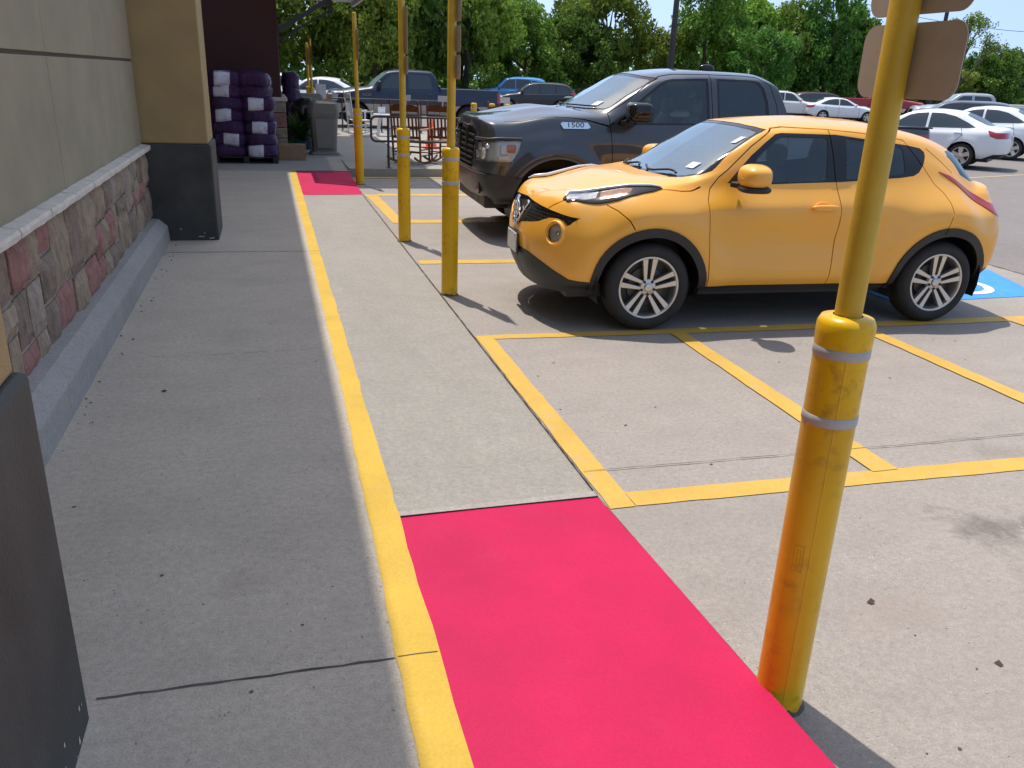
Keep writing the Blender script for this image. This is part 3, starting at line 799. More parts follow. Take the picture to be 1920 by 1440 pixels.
    for (y, z, ww, hh) in ((.50, 1.205, .05, .045), (.535, 1.40, .022, .05)):
        st = MB(); q = []
        for (a, b) in ((-1, -1), (1, -1), (1, 1), (-1, 1)):
            h = bvh.ray_cast(Vector((1, y + a * ww, z + b * hh * .45)), Vector((-1, 0, 0)))[0]; q.append((h.x + .001, h.y, h.z + .001))
        st.add(q, [(0, 1, 2, 3)]); st.build("windshield_sticker", M['paper'], root)
    seats(root, [-1.25], [-.37, .37], .42); seats(root, [-2.0], [-.33, .33], .44)
    d = MB(); v, f = superell((-.62, 0, .95), (.55, 1.36, .26), 3.5); d.add(v, f, 0, True)
    d.tube([(-.98 + .10 * math.cos(t) * .4, .37 + .18 * math.sin(t), .98 + .17 * math.cos(t)) for t in np.linspace(0, 2 * math.pi, 25)], .014, 8, cap=False)
    d.build("dashboard", M['dark_in'], root)
    lin = MB()
    fs = [f for f in bm.faces if f[lay] in (0, 2, 3, 4, 5, 8, 12, 13, 17) and f.is_valid]
    for f in fs:
        P = [v.co - v.normal * .024 for v in f.verts]
        if f[lay] == 13: P = [v.co - v.normal * .05 for v in f.verts]
        lin.add(P, [tuple(range(len(P)))]); lin.add([(p.x, -p.y, p.z) for p in P], [tuple(range(len(P)))])
    lin.build("interior_trim", M['dark_in'], root, fixn=False)
    ub = MB(); ub.mm((-2.98, -.70, .24), (.60, .70, .34))
    for cc in (WC, rear_c):
        for s in (1, -1): arch_liner(ub, cc[0], cc[1] + .02, AV + .015, .50 * s, .845 * s)
        ub.tube([(-cc[0], -.62, WR), (-cc[0], .62, WR)], .04, 8)
    ub.build("underbody", M['black'], root)
    for cc in (WC, rear_c):
        for s in (1, -1):
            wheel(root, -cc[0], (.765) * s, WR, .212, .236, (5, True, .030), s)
    # aerial, roof
    bm.free()
    return root
M['lamp_clear'] = pmat("lamp_clear", (.42, .43, .44), .10, .55, var=.35, vscale=22, coat=1.0)
M['lamp_amber'] = pmat("lamp_amber", (.24, .085, .03), .12, .2, var=.35, vscale=20, coat=1.0)
M['lamp_bowl'] = pmat("lamp_bowl", (.05, .05, .052), .3, .2)
M['paint_yellow'] = car_paint("yellow_car_paint", (.95, .445, .042), dust=.12, rough=.38, coat=.55)
M['paint_grey'] = car_paint("graphite_car_paint", (.042, .047, .056), dust=.0, metallic=.25, rough=.30, coat=1.0)
crossover = build_crossover()
# ---------------------------------------------------------------- dark pickup beside it (detailed)
def build_pickup():
    root = empty("pickup_truck", (3.16, 10.12, 0), math.atan2(.03, -1))
    tag(root, "large graphite grey crew cab pickup parked right behind the yellow crossover", "truck")
    paint = M['paint_grey']
    L = [ # F, arch, cowl, A, ws_top, B, C, cab back, bed0, bed1, bedR
     [(-.55,.92,.44),(0,.94,.44),(.5,.95,.44),(.9,.95,.44),(1.3,.95,.44),(1.9,.95,.44),(2.5,.95,.44),(2.84,.95,.44),(2.98,.95,.44),(3.7,.95,.46),(4.75,.94,.50)],
     [(-.55,.975,.62),(0,1.01,.62),(.5,1.0,.60),(.9,.985,.60),(1.3,.985,.60),(1.9,.985,.60),(2.5,.985,.60),(2.84,.99,.60),(2.98,.995,.60),(3.7,1.01,.62),(4.75,.98,.64)],
     [(-.55,.985,.86),(0,1.035,.92),(.5,1.015,.90),(.9,1.0,.90),(1.3,1.0,.90),(1.9,1.0,.90),(2.5,1.0,.90),(2.84,1.0,.90),(2.98,1.005,.90),(3.7,1.03,.92),(4.75,.995,.90)],
     [(-.55,.975,1.06),(0,1.02,1.12),(.5,1.0,1.12),(.9,.985,1.12),(1.3,.982,1.12),(1.9,.98,1.12),(2.5,.98,1.12),(2.84,.98,1.12),(2.98,.985,1.12),(3.7,.99,1.12),(4.75,.98,1.12)],
     [(-.56,.93,1.19),(0,.955,1.27),(.5,.955,1.305),(.88,.945,1.318),(1.3,.94,1.325),(1.9,.935,1.335),(2.5,.93,1.345),(2.84,.93,1.345),(2.97,.955,1.36),(3.7,.96,1.37),(4.75,.95,1.355)],
     [(-.60,.85,1.305),(0,.89,1.39),(.50,.90,1.395),(.94,.875,1.53),(1.32,.85,1.60),(1.9,.845,1.615),(2.5,.84,1.615),(2.80,.85,1.60),(2.965,.945,1.372),(3.7,.95,1.382),(4.75,.94,1.368)],
     [(-.66,.68,1.345),(0,.74,1.43),(.44,.80,1.435),(.92,.79,1.66),(1.30,.735,1.825),(1.9,.735,1.87),(2.52,.73,1.865),(2.755,.755,1.81),(2.96,.93,1.374),(3.7,.935,1.385),(4.75,.925,1.370)],
     [(-.68,.40,1.368),(0,.50,1.462),(.33,.58,1.462),(.80,.55,1.695),(1.18,.50,1.885),(1.85,.50,1.945),(2.50,.50,1.935),(2.73,.52,1.86),(2.95,.70,1.372),(3.7,.70,1.374),(4.75,.70,1.368)],
     [(-.70,.0,1.368),(0,.0,1.452),(.25,.0,1.470),(.70,.0,1.70),(1.08,.0,1.90),(1.8,.0,1.968),(2.48,.0,1.955),(2.72,.0,1.875),(2.945,.0,1.37),(3.7,.0,1.372),(4.75,.0,1.366)]]
    front = [(-.72,.42),(-.86,.55),(-.91,.78),(-.895,1.02),(-.88,1.15),(-.877,1.24),(-.872,1.285),(-.868,1.31),(-.865,1.32)]
    rear = [(4.92,.55),(4.98,.66),(4.98,.90),(4.97,1.12),(4.96,1.345),(4.955,1.352),(4.95,1.356),(4.94,1.358),(4.93,1.358)]
    N = body_net(L, front, rear, n=4.2, nr=7)
    bm = grid_bm(N, 190, 90); lay = bm.faces.layers.int.new("tag")
    for v in bm.verts:
        u, y, z = -v.co.x, v.co.y, v.co.z
        for cu, amp in ((0.0, .035), (3.67, .035)):
            r = math.hypot(u - cu, (z - .42))
            if z > .5 and y > .6: v.co.y += amp * math.exp(-((r - .58) / .085) ** 2)
        # twin bulges along the bonnet
        if z > 1.25 and u < .42: v.co.z += .028 * math.exp(-((y - .43) / .13) ** 2) * max(0, min(1, (.45 - u) / .4)) * max(0, min(1, (u + .86) / .5))
    bm.normal_update()
    side = lambda c, n: c.y > .5 and n.y > .05
    C1, C2, AR = (0.0, .42), (3.67, .42), .525
    SA = [(.60,1.445),(.615,1.30),(.635,1.1),(.65,.9),(.66,.62),(.66,.46)]
    SB = [(1.895,1.90),(1.90,1.34),(1.905,.9),(1.90,.46)]
    SC = [(2.52,1.895),(2.67,1.81),(2.745,1.60),(2.775,1.34),(2.775,1.0),(2.75,.95),(2.72,.46)]
    TOP = [(.60,1.445),(.80,1.56),(1.10,1.77),(1.28,1.865),(1.45,1.895),(1.895,1.905),(2.35,1.905),(2.52,1.895)]
    knife(bm, lay, SA[::-1] + TOP[1:6] + SB, 'side', 2, side)
    knife(bm, lay, SB[::-1] + TOP[5:][0:0] + [(2.35,1.905)] + SC, 'side', 3, side)
    # bumper, grille, lamps
    knife(bm, lay, [(-1.2,.80),(-.60,.745),(-.40,.72),(-.36,.30),(-1.2,.30)], 'side', 4, lambda c, n: c.x > .2)
    GR = [(-.02,1.255),(.30,1.25),(.50,1.225),(.60,1.16),(.585,.90),(.54,.80),(-.02,.80)]
    knife(bm, lay, GR, 'front', 13, lambda c, n: c.x > .6 and n.x > .1)
    HL = [(-1.0,1.105),(-.72,1.112),(-.455,1.135),(-.425,1.115),(-.47,.99),(-.53,.90),(-.75,.895),(-1.0,.905)]
    knife(bm, lay, HL, 'side', 11, lambda c, n: c.y > .635 and c.x > .3)
    knife(bm, lay, [(4.72,1.30),(5.2,1.30),(5.2,.86),(4.76,.86)], 'side', 12, lambda c, n: c.y > .80)
    # glass
    DF = [(.70,1.325),(.715,1.36),(.86,1.49),(1.05,1.645),(1.22,1.765),(1.33,1.825),(1.42,1.842),(1.86,1.858),(1.86,1.345)]
    DR = [(1.97,1.345),(1.97,1.860),(2.42,1.862),(2.53,1.842),(2.59,1.77),(2.635,1.62),(2.65,1.355)]
    GF = [(.86,1.355),(.865,1.45),(.98,1.56),(1.10,1.65),(1.25,1.755),(1.35,1.812),(1.43,1.825),(1.835,1.838),(1.835,1.362)]
    GRR = [(1.995,1.362),(1.995,1.842),(2.41,1.845),(2.50,1.825),(2.562,1.755),(2.602,1.62),(2.618,1.37)]
    for q, val in ((DF, 5), (DR, 5), (GF, 6), (GRR, 7)): knife(bm, lay, q, 'side', val, side)
    wsf = lambda c, n: -1.35 < c.x < -.2 and n.x > .15 and c.z > 1.40
    W1 = [(-.02,1.492),(.35,1.482),(.60,1.475),(.78,1.480),(.80,1.50),(.795,1.56),(.735,1.78),(.70,1.835),(.66,1.85),(.45,1.872),(.2,1.888),(-.02,1.892)]
    W2 = [(-.02,1.508),(.35,1.498),(.60,1.491),(.755,1.498),(.775,1.52),(.765,1.57),(.71,1.775),(.68,1.818),(.645,1.832),(.44,1.855),(.2,1.870),(-.02,1.874)]
    knife(bm, lay, W1, 'front', 8, wsf); knife(bm, lay, W2, 'front', 9, wsf)
    knife(bm, lay, [(-.02,1.42),(.62,1.42),(.68,1.46),(.66,1.70),(.60,1.76),(-.02,1.79)], 'front', 10, lambda c, n: -2.94 < c.x < -2.5 and n.x < -.2 and c.z > 1.38)
    # open load bed
    knife(bm, lay, [(3.02,.84),(4.88,.84),(4.88,-.05),(3.02,-.05)], 'top', 16, lambda c, n: c.z > 1.3 and n.z > .5)
    for cc in (C1, C2):
        knife(bm, lay, circle(cc[0], cc[1], AR, 48), 'side', 16, lambda c, n: c.y > .5)
        knife(bm, lay, [(cc[0] - AR, cc[1]), (cc[0] + AR, cc[1]), (cc[0] + AR, .2), (cc[0] - AR, .2)], 'side', 16, lambda c, n: c.y > .5)
    hood = [(.66,.94),(.60,.955),(.50,.945),(.30,.915),(0,.885),(-.40,.855),(-.60,.80)]
    for pl, vw in ((SA, 'side'), (SB, 'side'), (SC, 'side'), (TOP, 'side'), (hood, 'top'), ([(2.90,1.36),(2.90,.46)], 'side')):
        for q in strip_poly(pl, .008): knife(bm, lay, q, vw, 17, (side if vw == 'side' else (lambda c, n: n.z > .2 and c.z > 1.1)))
    bvh = surface_bvh(bm)
    spec = {0: ("body", paint, 'both', 0, .016), 2: ("door", paint, 'pair', 0, .016), 3: ("door", paint, 'pair', 0, .016), 4: ("front_bumper", M['paint_bumper'], 'both', -.030, .05),
            5: ("window_surround", M['black_gloss'], 'pair', .004, .014), 6: ("window", M['glass'], 'pair', .007, 0), 7: ("window", M['glass_dark'], 'pair', .007, 0),
            8: ("windshield_seal", M['black_gloss'], 'both', .004, .01), 9: ("windshield", M['glass_ws'], 'both', .006, 0), 10: ("rear_window", M['glass_dark'], 'both', .006, 0),
            11: ("headlight", M['lens'], 'pair', -.004, .03), 12: ("taillight", M['red_lens'], 'pair', -.006, .02), 13: ("grille", M['black'], 'both', .05, 0)}
    out = split_parts(bm, lay, spec, root, None)
    for o, s in zip(out[11], (1, -1)):
        me = o.data; bo = MB(); ref = [Vector((v.co.x + .0, v.co.y, v.co.z)) for v in me.vertices]
        nn = [Vector(n.vector) for n in me.vertex_normals]
        inn = [p - Vector((.045 * (1 if n.x > .3 else .1), .045 * s * abs(n.y), 0)) for p, n in zip(ref, nn)]
        bo.add(inn, [tuple(p.vertices) for p in me.polygons], 0, True)
        for (y, z, sx, sz, mt) in ((.70, 1.05, .10, .08, 1), (.80, .98, .13, .12, 1), (.66, .96, .08, .08, 1), (.86, 1.06, .10, .05, 1)):
            h = bvh.ray_cast(Vector((2, y, z)), Vector((-1, 0, 0)))[0]
            if h:
                v, f = superell((h.x - .03, y * s, z), (.05, sx * 1.3, sz * 1.15), 4, 16, 8); bo.add(v, f, mt, True)
        for (u, z, sx, sz, mt) in ((-.62, 1.03, .10, .11, 2), (-.545, 1.04, .11, .09, 3), (-.64, .94, .12, .045, 2)):
            h = bvh.ray_cast(Vector((-u, 2, z)), Vector((0, -1, 0)))[0]
            if h:
                v, f = superell((-u, (h.y - .018) * s, z), (sx, .03, sz), 5, 16, 8); bo.add(v, f, mt, True)
        bo.build("lamp_housing", [M['lamp_silver'], M['reflector'], M['white_plastic'], M['amber']], o, fixn=False)
        hb = MB(); pts = []
        for y in (.62, .72, .82, .90):
            h = bvh.ray_cast(Vector((2, y, 1.135)), Vector((-1, 0, 0)))[0]
            if h: pts.append((h.x + .012, y * s, 1.135))
        for u in (-.70, -.60, -.50, -.43):
            h = bvh.ray_cast(Vector((-u, 2, 1.142)), Vector((0, -1, 0)))[0]
            if h: pts.append((-u, (h.y + .006) * s, 1.148))
        hb.tube(pts, .016, 8); hb.build("lamp_brow", M['paint_bumper'], o)
    # grille bars
    gm = MB()
    for z in np.arange(.84, 1.21, .062):
        pts = []
        for y in np.linspace(-.54, .54, 13):
            h = bvh.ray_cast(Vector((2, abs(y), z)), Vector((-1, 0, 0)))[0]; pts.append((h.x - .004, y, z))
        for a, b in zip(pts, pts[1:]): gm.bar(a, b, .03, .022)
    for y in (-.20, .20): gm.box((.905, y, 1.02), (.02, .02, .36))
    gm.build("grille_bars", M['black'], root)
    gb = MB(); h = bvh.ray_cast(Vector((2, 0, 1.2)), Vector((-1, 0, 0)))[0]
    v, f = superell((h.x + .0, 0, 1.235), (.03, .34, .05), 4); gb.add(v, f, 0, True); gb.build("nameplate_bar", M['paint_bumper'], root)
    # bumper lamps, lower valance, tow plate
    bl = MB(); bl.mm((.50, -.80, .36), (.80, .80, .50)); bl.build("lower_valance", M['black'], root, bevel=.02)
    for s in (1, -1):
        fl = MB(); h = bvh.ray_cast(Vector((2, .72, .60)), Vector((-1, 0, 0)))[0]
        fl.prism([(y * s, z) for y, z in rrect(.62, .80, .53, .67, .03)], 'X', h.x + .01, h.x + .036); fo = fl.build("fog_lamp", M['black_gloss'], root)
        h2 = bvh.ray_cast(Vector((2, .88, .52)), Vector((-1, 0, 0)))[0]
    # hood badge: plate with its number
    for s in (1, -1):
        bg_ = MB()
        u0, u1, z0, z1 = .03, .34, 1.265, 1.335
        q = []
        for (u, z) in ((u0 + .02, z0), (u1 - .005, z0 + .004), (u1 + .03, z0 + .02), (u1 + .0, z1), (u0 + .01, z1), (u0 - .012, z1 - .02)):
            hh = bvh.ray_cast(Vector((-u, 2, z)), Vector((0, -1, 0)))
            q.append((hh[0] + hh[1] * .004) if hh[0] else Vector((-u, .93, z)))
        nrm = (q[1] - q[0]).cross(q[3] - q[0]).normalized()
        if nrm.y < 0: nrm = -nrm
        qq = [Vector((p.x, p.y * s, p.z)) for p in q]; n2 = Vector((nrm.x, nrm.y * s, nrm.z))
        k = len(qq); bg_.add(qq + [p + n2 * .012 for p in qq], [tuple(range(k)), tuple(range(k, 2 * k))] + [(i, (i + 1) % k, k + (i + 1) % k, k + i) for i in range(k)])
        bo = bg_.build("badge", M['chrome'], root)
        cen = sum(qq, Vector()) / k + n2 * .0135
        xax = (qq[0] - qq[1]).normalized() * (1 if s < 0 else -1) * -1; xax = (qq[1] - qq[0]).normalized() if s > 0 else (qq[0] - qq[1]).normalized()
        # the letters read from the outside: x runs to the reader's right
        xax = Vector((-1, 0, 0)) if s > 0 else Vector((1, 0, 0)); xax = (xax - n2 * xax.dot(n2)).normalized()
        if s > 0: xax = xax
        yax = n2.cross(xax).normalized()
        tm = text_mesh("badge_lettering", "1500", .078, M['black_gloss'], root, (0, 0, 0), (0, 0, 0), .002)
        mw = Matrix((xax, yax, n2)).transposed().to_4x4(); mw.translation = cen + yax * .004
        tm.matrix_local = mw @ Matrix.Scale(1.35, 4, Vector((1, 0, 0))); tm.parent = bo
    # mirrors
    for s in (1, -1):
        mm = MB(); v, f = superell((0, 0, 0), (.27, .36, .215), 4.2, 24, 16); Rz = Matrix.Rotation(R(-8) * s, 3, 'Z')
        mm.add([Rz @ Vector(p) + Vector((-.86, 1.17 * s, 1.475)) for p in v], f, 0, True); mo = mm.build("side_mirror", M['black_gloss'], root)
        ft = MB(); ft.bar((-.80, .92 * s, 1.34), (-.82, 1.02 * s, 1.36), .12, .06); ft.bar((-.82, 1.02 * s, 1.355), (-.84, 1.10 * s, 1.42), .10, .05); ft.build("mirror_arm", M['black'], mo, bevel=.012)
        sg = MB(); v, f = superell((-.775, 1.20 * s, 1.43), (.02, .20, .045), 4); sg.add([(p[0], p[1], p[2]) for p in v], f, 0, True); sg.build("turn_signal", M['lens'], mo)
    for grp, us in ((out[2], 1.74), (out[3], 2.58)):
        for d, s in zip(grp, (1, -1)):
            hb = MB(); y = bvh.ray_cast(Vector((-us, 2, 1.12)), Vector((0, -1, 0)))[0].y
            v, f = superell((-us, (y + .022) * s, 1.12), (.23, .04, .045), 3.5, 18, 10); hb.add(v, f, 0, True); hb.build("handle", paint, d)
    w = MB()
    for (y0, y1, z0) in ((.68, .05, 1.505), (-.08, -.64, 1.505)):
        pts = []
        for k in range(8):
            y = y0 + (y1 - y0) * k / 7; h = bvh.ray_cast(Vector((1, abs(y), z0)), Vector((-1, 0, 0)))[0]
            if h: pts.append((h.x + .012, y, h.z + .01))
        w.tube(pts, .010, 6)
    w.build("wiper", M['black'], root)
    st = MB(); q = []
    for (y, z, ww, hh) in ((.60, 1.545, .045, .045),):
        q = []
        for (a, b) in ((-1, -1), (1, -1), (1, 1), (-1, 1)):
            h = bvh.ray_cast(Vector((1, y + a * ww, z + b * hh * .5)), Vector((-1, 0, 0)))[0]; q.append((h.x + .001, h.y, h.z + .001))
        st.add(q, [(0, 1, 2, 3)])
    st.build("windshield_sticker", M['paper'], root)
    fin = MB(); v, f = superell((-2.2, 0, 1.985), (.20, .07, .10), 2.4); fin.add(v, f, 0, True); fin.build("roof_aerial", M['black_gloss'], root)
    seats(root, [-1.55], [-.42, .42], .72, 1.0); seats(root, [-2.35], [-.45, .45], .72)
    d = MB(); v, f = superell((-.85, 0, 1.24), (.55, 1.6, .28), 3.5); d.add(v, f, 0, True)
    d.tube([(-1.22 + .07 * math.cos(t), .42 + .19 * math.sin(t), 1.28 + .18 * math.cos(t)) for t in np.linspace(0, 2 * math.pi, 25)], .015, 8, cap=False)
    v, f = superell((-1.05, -.1, 1.63), (.03, .26, .07), 3); d.add(v, f, 0, True)
    d.build("dashboard", M['dark_in'], root)
    hz = MB(); v, f = superell((-.62, .30, 1.475), (.10, .16, .04), 2.6); hz.add(v, f, 0, True); hz.build("dash_papers", M['amber'], root)
    bed = MB()
    bed.mm((-4.90, -.86, .78), (-3.0, .86, .82)); bed.mm((-4.90, .842, .78), (-3.0, .858, 1.36)); bed.mm((-4.90, -.858, .78), (-3.0, -.842, 1.36)); bed.mm((-3.02, -.842, .82), (-3.0, .842, 1.36)); bed.mm((-4.90, -.842, .82), (-4.88, .842, 1.35))
    bed.build("load_bed", M['black'], root)
    bc = MB()
    for s in (1, -1): bc.mm((-4.93, .845 if s > 0 else -.955, 1.372), (-2.98, .955 if s > 0 else -.845, 1.392))
    bc.build("bed_rail_cap", M['black'], root, bevel=.006)
    lin = MB()
    for f in [f for f in bm.faces if f.is_valid and f[lay] in (0, 2, 3, 5, 8, 12, 13, 17) and -f.calc_center_median().x < 2.95]:
        P = [v.co - v.normal * (.065 if f[lay] == 13 else .026) for v in f.verts]
        lin.add(P, [tuple(range(len(P)))]); lin.add([(p.x, -p.y, p.z) for p in P], [tuple(range(len(P)))])
    lin.build("interior_trim", M['dark_in'], root, fixn=False)
    ub = MB(); ub.mm((-4.85, -.80, .38), (.62, .80, .48))
    for cc in (C1, C2):
        for s in (1, -1): arch_liner(ub, cc[0], cc[1] + .02, AR + .012, .62 * s, .99 * s)
        ub.tube([(-cc[0], -.7, .41), (-cc[0], .7, .41)], .055, 8)
    ub.build("underbody", M['black'], root)
    for cc in (C1, C2):
        for s in (1, -1): wheel(root, -cc[0], .86 * s, .405, .275, .255, (6, True, .032), s)
    bm.free()
    return root
M['paint_bumper'] = car_paint("charcoal_bumper_paint", (.026, .026, .027), dust=.0, metallic=.0, rough=.46, coat=.12)
pickup = build_pickup()

# ---------------------------------------------------------------- other vehicles of the car park
def simple_vehicle(name, pos, hd, label, cat, paint, K, group=None, res=(84, 46), rims=None):
    """K: kind table. pos is the middle of the front axle on the ground, hd the direction the nose points to"""
    root = empty(name, pos, math.atan2(hd[1], hd[0])); tag(root, label, cat, group)
    N = body_net(K['L'], K['front'], K['rear'], n=K.get('n', 3), nr=K.get('nr', 3))
    bm = grid_bm(N, *res); lay = bm.faces.layers.int.new("tag")
    side = lambda c, n: c.y > .4 and n.y > .05
    r, wb, ar = K['tyre'], K['wb'], K['arch']
    for v in bm.verts:
        u, y, z = -v.co.x, v.co.y, v.co.z
        for cu in (0, wb):
            q = math.hypot(u - cu, z - r)
            if z > r and y > .5: v.co.y += K.get('flare', .02) * math.exp(-((q - ar * 1.12) / .10) ** 2)
    bm.normal_update()
    gl = M['glass_far']
    for q in K['win']: knife(bm, lay, q, 'side', 6, side)
    knife(bm, lay, K['ws'], 'front', 9, lambda c, n: K['wsu'][0] < -c.x < K['wsu'][1] and n.x > .12 and c.z > K['wsz'])
    if 'rw' in K: knife(bm, lay, K['rw'], 'front', 10, lambda c, n: K['rwu'][0] < -c.x < K['rwu'][1] and n.x < -.08 and c.z > K['rwz'])
    knife(bm, lay, K['hl'], 'side', 11, lambda c, n: c.y > K['hly'] and c.x > .2)
    knife(bm, lay, K['tl'], 'side', 12, lambda c, n: c.y > K['tly'] and c.x < -wb)
    if 'gr' in K: knife(bm, lay, K['gr'], 'front', 13, lambda c, n: c.x > .35 and n.x > .2)
    knife(bm, lay, K['low'], 'side', 4, lambda c, n: True)
    for q in K.get('two', ()): knife(bm, lay, q, 'side', 14, lambda c, n: True)
    if 'bed' in K: knife(bm, lay, K['bed'], 'top', 16, lambda c, n: n.z > .5)
    for cu in (0, wb):
        knife(bm, lay, circle(cu, r, ar, 32), 'side', 16, lambda c, n: c.y > .4)
        knife(bm, lay, [(cu - ar, r), (cu + ar, r), (cu + ar, .05), (cu - ar, .05)], 'side', 16, lambda c, n: c.y > .4)
    for pl in K.get('seams', ()):
        for q in strip_poly(pl, .014): knife(bm, lay, q, 'side', 17, side)
    bvh = surface_bvh(bm)
    spec = {0: ("body", paint, 'both', 0, .03), 4: ("lower_trim", K.get('lowm', M['black']), 'islands', -.004, 0), 6: ("window", gl, 'pair', .008, 0), 9: ("windshield", K.get('wsm', gl), 'both', .006, 0), 10: ("rear_window", gl, 'both', .006, 0),
            11: ("headlight", M['headlight_far'], 'pair', -.004, .02), 12: ("taillight", M['red_lens'], 'pair', -.006, .02), 13: ("grille", M['black_gloss'], 'both', .01, 0), 14: ("two_tone_panel", K.get('twom', paint), 'islands', -.003, 0), 17: ("shut_line", M['black'], 'islands', .004, 0)}
    out = split_parts(bm, lay, spec, root, None)
    for s in (1, -1):
        mu, my, mz, ms = K['mirror']; mm = MB(); v, f = superell((-mu, (my + .10) * s, mz), ms, 3, 14, 10); mm.add(v, f, 0, True)
        mm.bar((-mu, (my - .06) * s, mz - ms[2] * .4), (-mu, (my + .05) * s, mz - ms[2] * .3), .08, .04, mat=1)
        mm.build("side_mirror", [K.get('mirm', paint), M['black']], root)
    hb = MB()
    for (u, z) in K.get('handles', ()):
        h = bvh.ray_cast(Vector((-u, 3, z)), Vector((0, -1, 0)))[0]
        if h:
            for s in (1, -1):
                hb = MB(); v, f = superell((-u, (h.y + .018) * s, z), (.22, .035, .04), 3, 12, 6); hb.add(v, f, 0, True); hb.build("handle", K.get('handm', paint), root)
    if 'bed' in K:
        b = MB(); (ua, ya), (ub_, _), zt = K['bed'][0], K['bed'][1], K['bedz']
        b.mm((-ub_, -ya, zt - .52), (-ua, ya, zt - .50)); b.mm((-ub_ - .01, ya, zt - .5), (-ua, ya + .012, zt - .01)); b.mm((-ub_ - .01, -ya - .012, zt - .5), (-ua, -ya, zt - .01))
        b.mm((-ua, -ya, zt - .5), (-ua + .012, ya, zt - .01)); b.mm((-ub_ - .012, -ya, zt - .5), (-ub_, ya, zt - .01)); b.build("load_bed", M['black'], root)
    u = MB(); zs = K['L'][0][3][2]; u.mm((-K['rear'][0][0] + .25, -.62, zs - .03), (-K['front'][0][0] - .25, .62, zs + .08))
    for cu in (0, wb):
        for s in (1, -1): arch_liner(u, cu, r + .01, ar + .01, .45 * s, (K['ty'] + .02) * s)
    u.build("underbody", M['black'], root)
    for cu in (0, wb):
        for s in (1, -1): wheel(root, -cu, (K['ty'] - K['tw'] / 2) * s, r, K['tw'], K['rim'], K['spokes'], s, simple=True, rim_m=rims)
    if K.get('plate'):
        p = MB(); p.box((-K['plate'][0], 0, K['plate'][1]), (.02, .31, .155)); p.build("licence_plate", M['plate'], root)
    if K.get('extra'): K['extra'](root, bvh)
    bm.free()
    return root

def scaled(K, sx=1.0, sy=1.0, sz=1.0, **kw):
    import copy
    k = dict(K)
    k['L'] = [[(u * sx, y * sy, z * sz) for u, y, z in l] for l in K['L']]
    for e in ('front', 'rear'): k[e] = [(u * sx, z * sz) for u, z in K[e]]
    for e in ('win', 'seams'): k[e] = [[(u * sx, z * sz) for u, z in q] for q in K.get(e, ())]
    for e in ('hl', 'tl', 'low'): k[e] = [(u * sx, z * sz) for u, z in K[e]]
    for e in ('ws', 'rw', 'gr'):
        if e in K: k[e] = [(y * sy, z * sz) for y, z in K[e]]
    k['wb'] = K['wb'] * sx; k['ty'] = K['ty'] * sy; k['wsu'] = tuple(a * sx for a in K['wsu']); k['wsz'] = K['wsz'] * sz
    if 'rwu' in K: k['rwu'] = tuple(a * sx for a in K['rwu']); k['rwz'] = K['rwz'] * sz
    m = K['mirror']; k['mirror'] = (m[0] * sx, m[1] * sy, m[2] * sz, m[3])
    k['handles'] = [(u * sx, z * sz) for u, z in K.get('handles', ())]
    k['hly'] = K['hly'] * sy; k['tly'] = K['tly'] * sy
    if 'plate' in K: k['plate'] = (K['plate'][0] * sx, K['plate'][1] * sz)
    k.update(kw)
    return k

M['headlight_far'] = pmat("headlight_far", (.55, .57, .58), .12, .3, spec=.8)
def _lines(st):
    """st: stations of (u list per line, y list, z list)"""
    n = len(st[0][1]); return [[(s[0][j] if isinstance(s[0], (list, tuple)) else s[0], s[1][j], s[2][j]) for s in st] for j in range(n)]

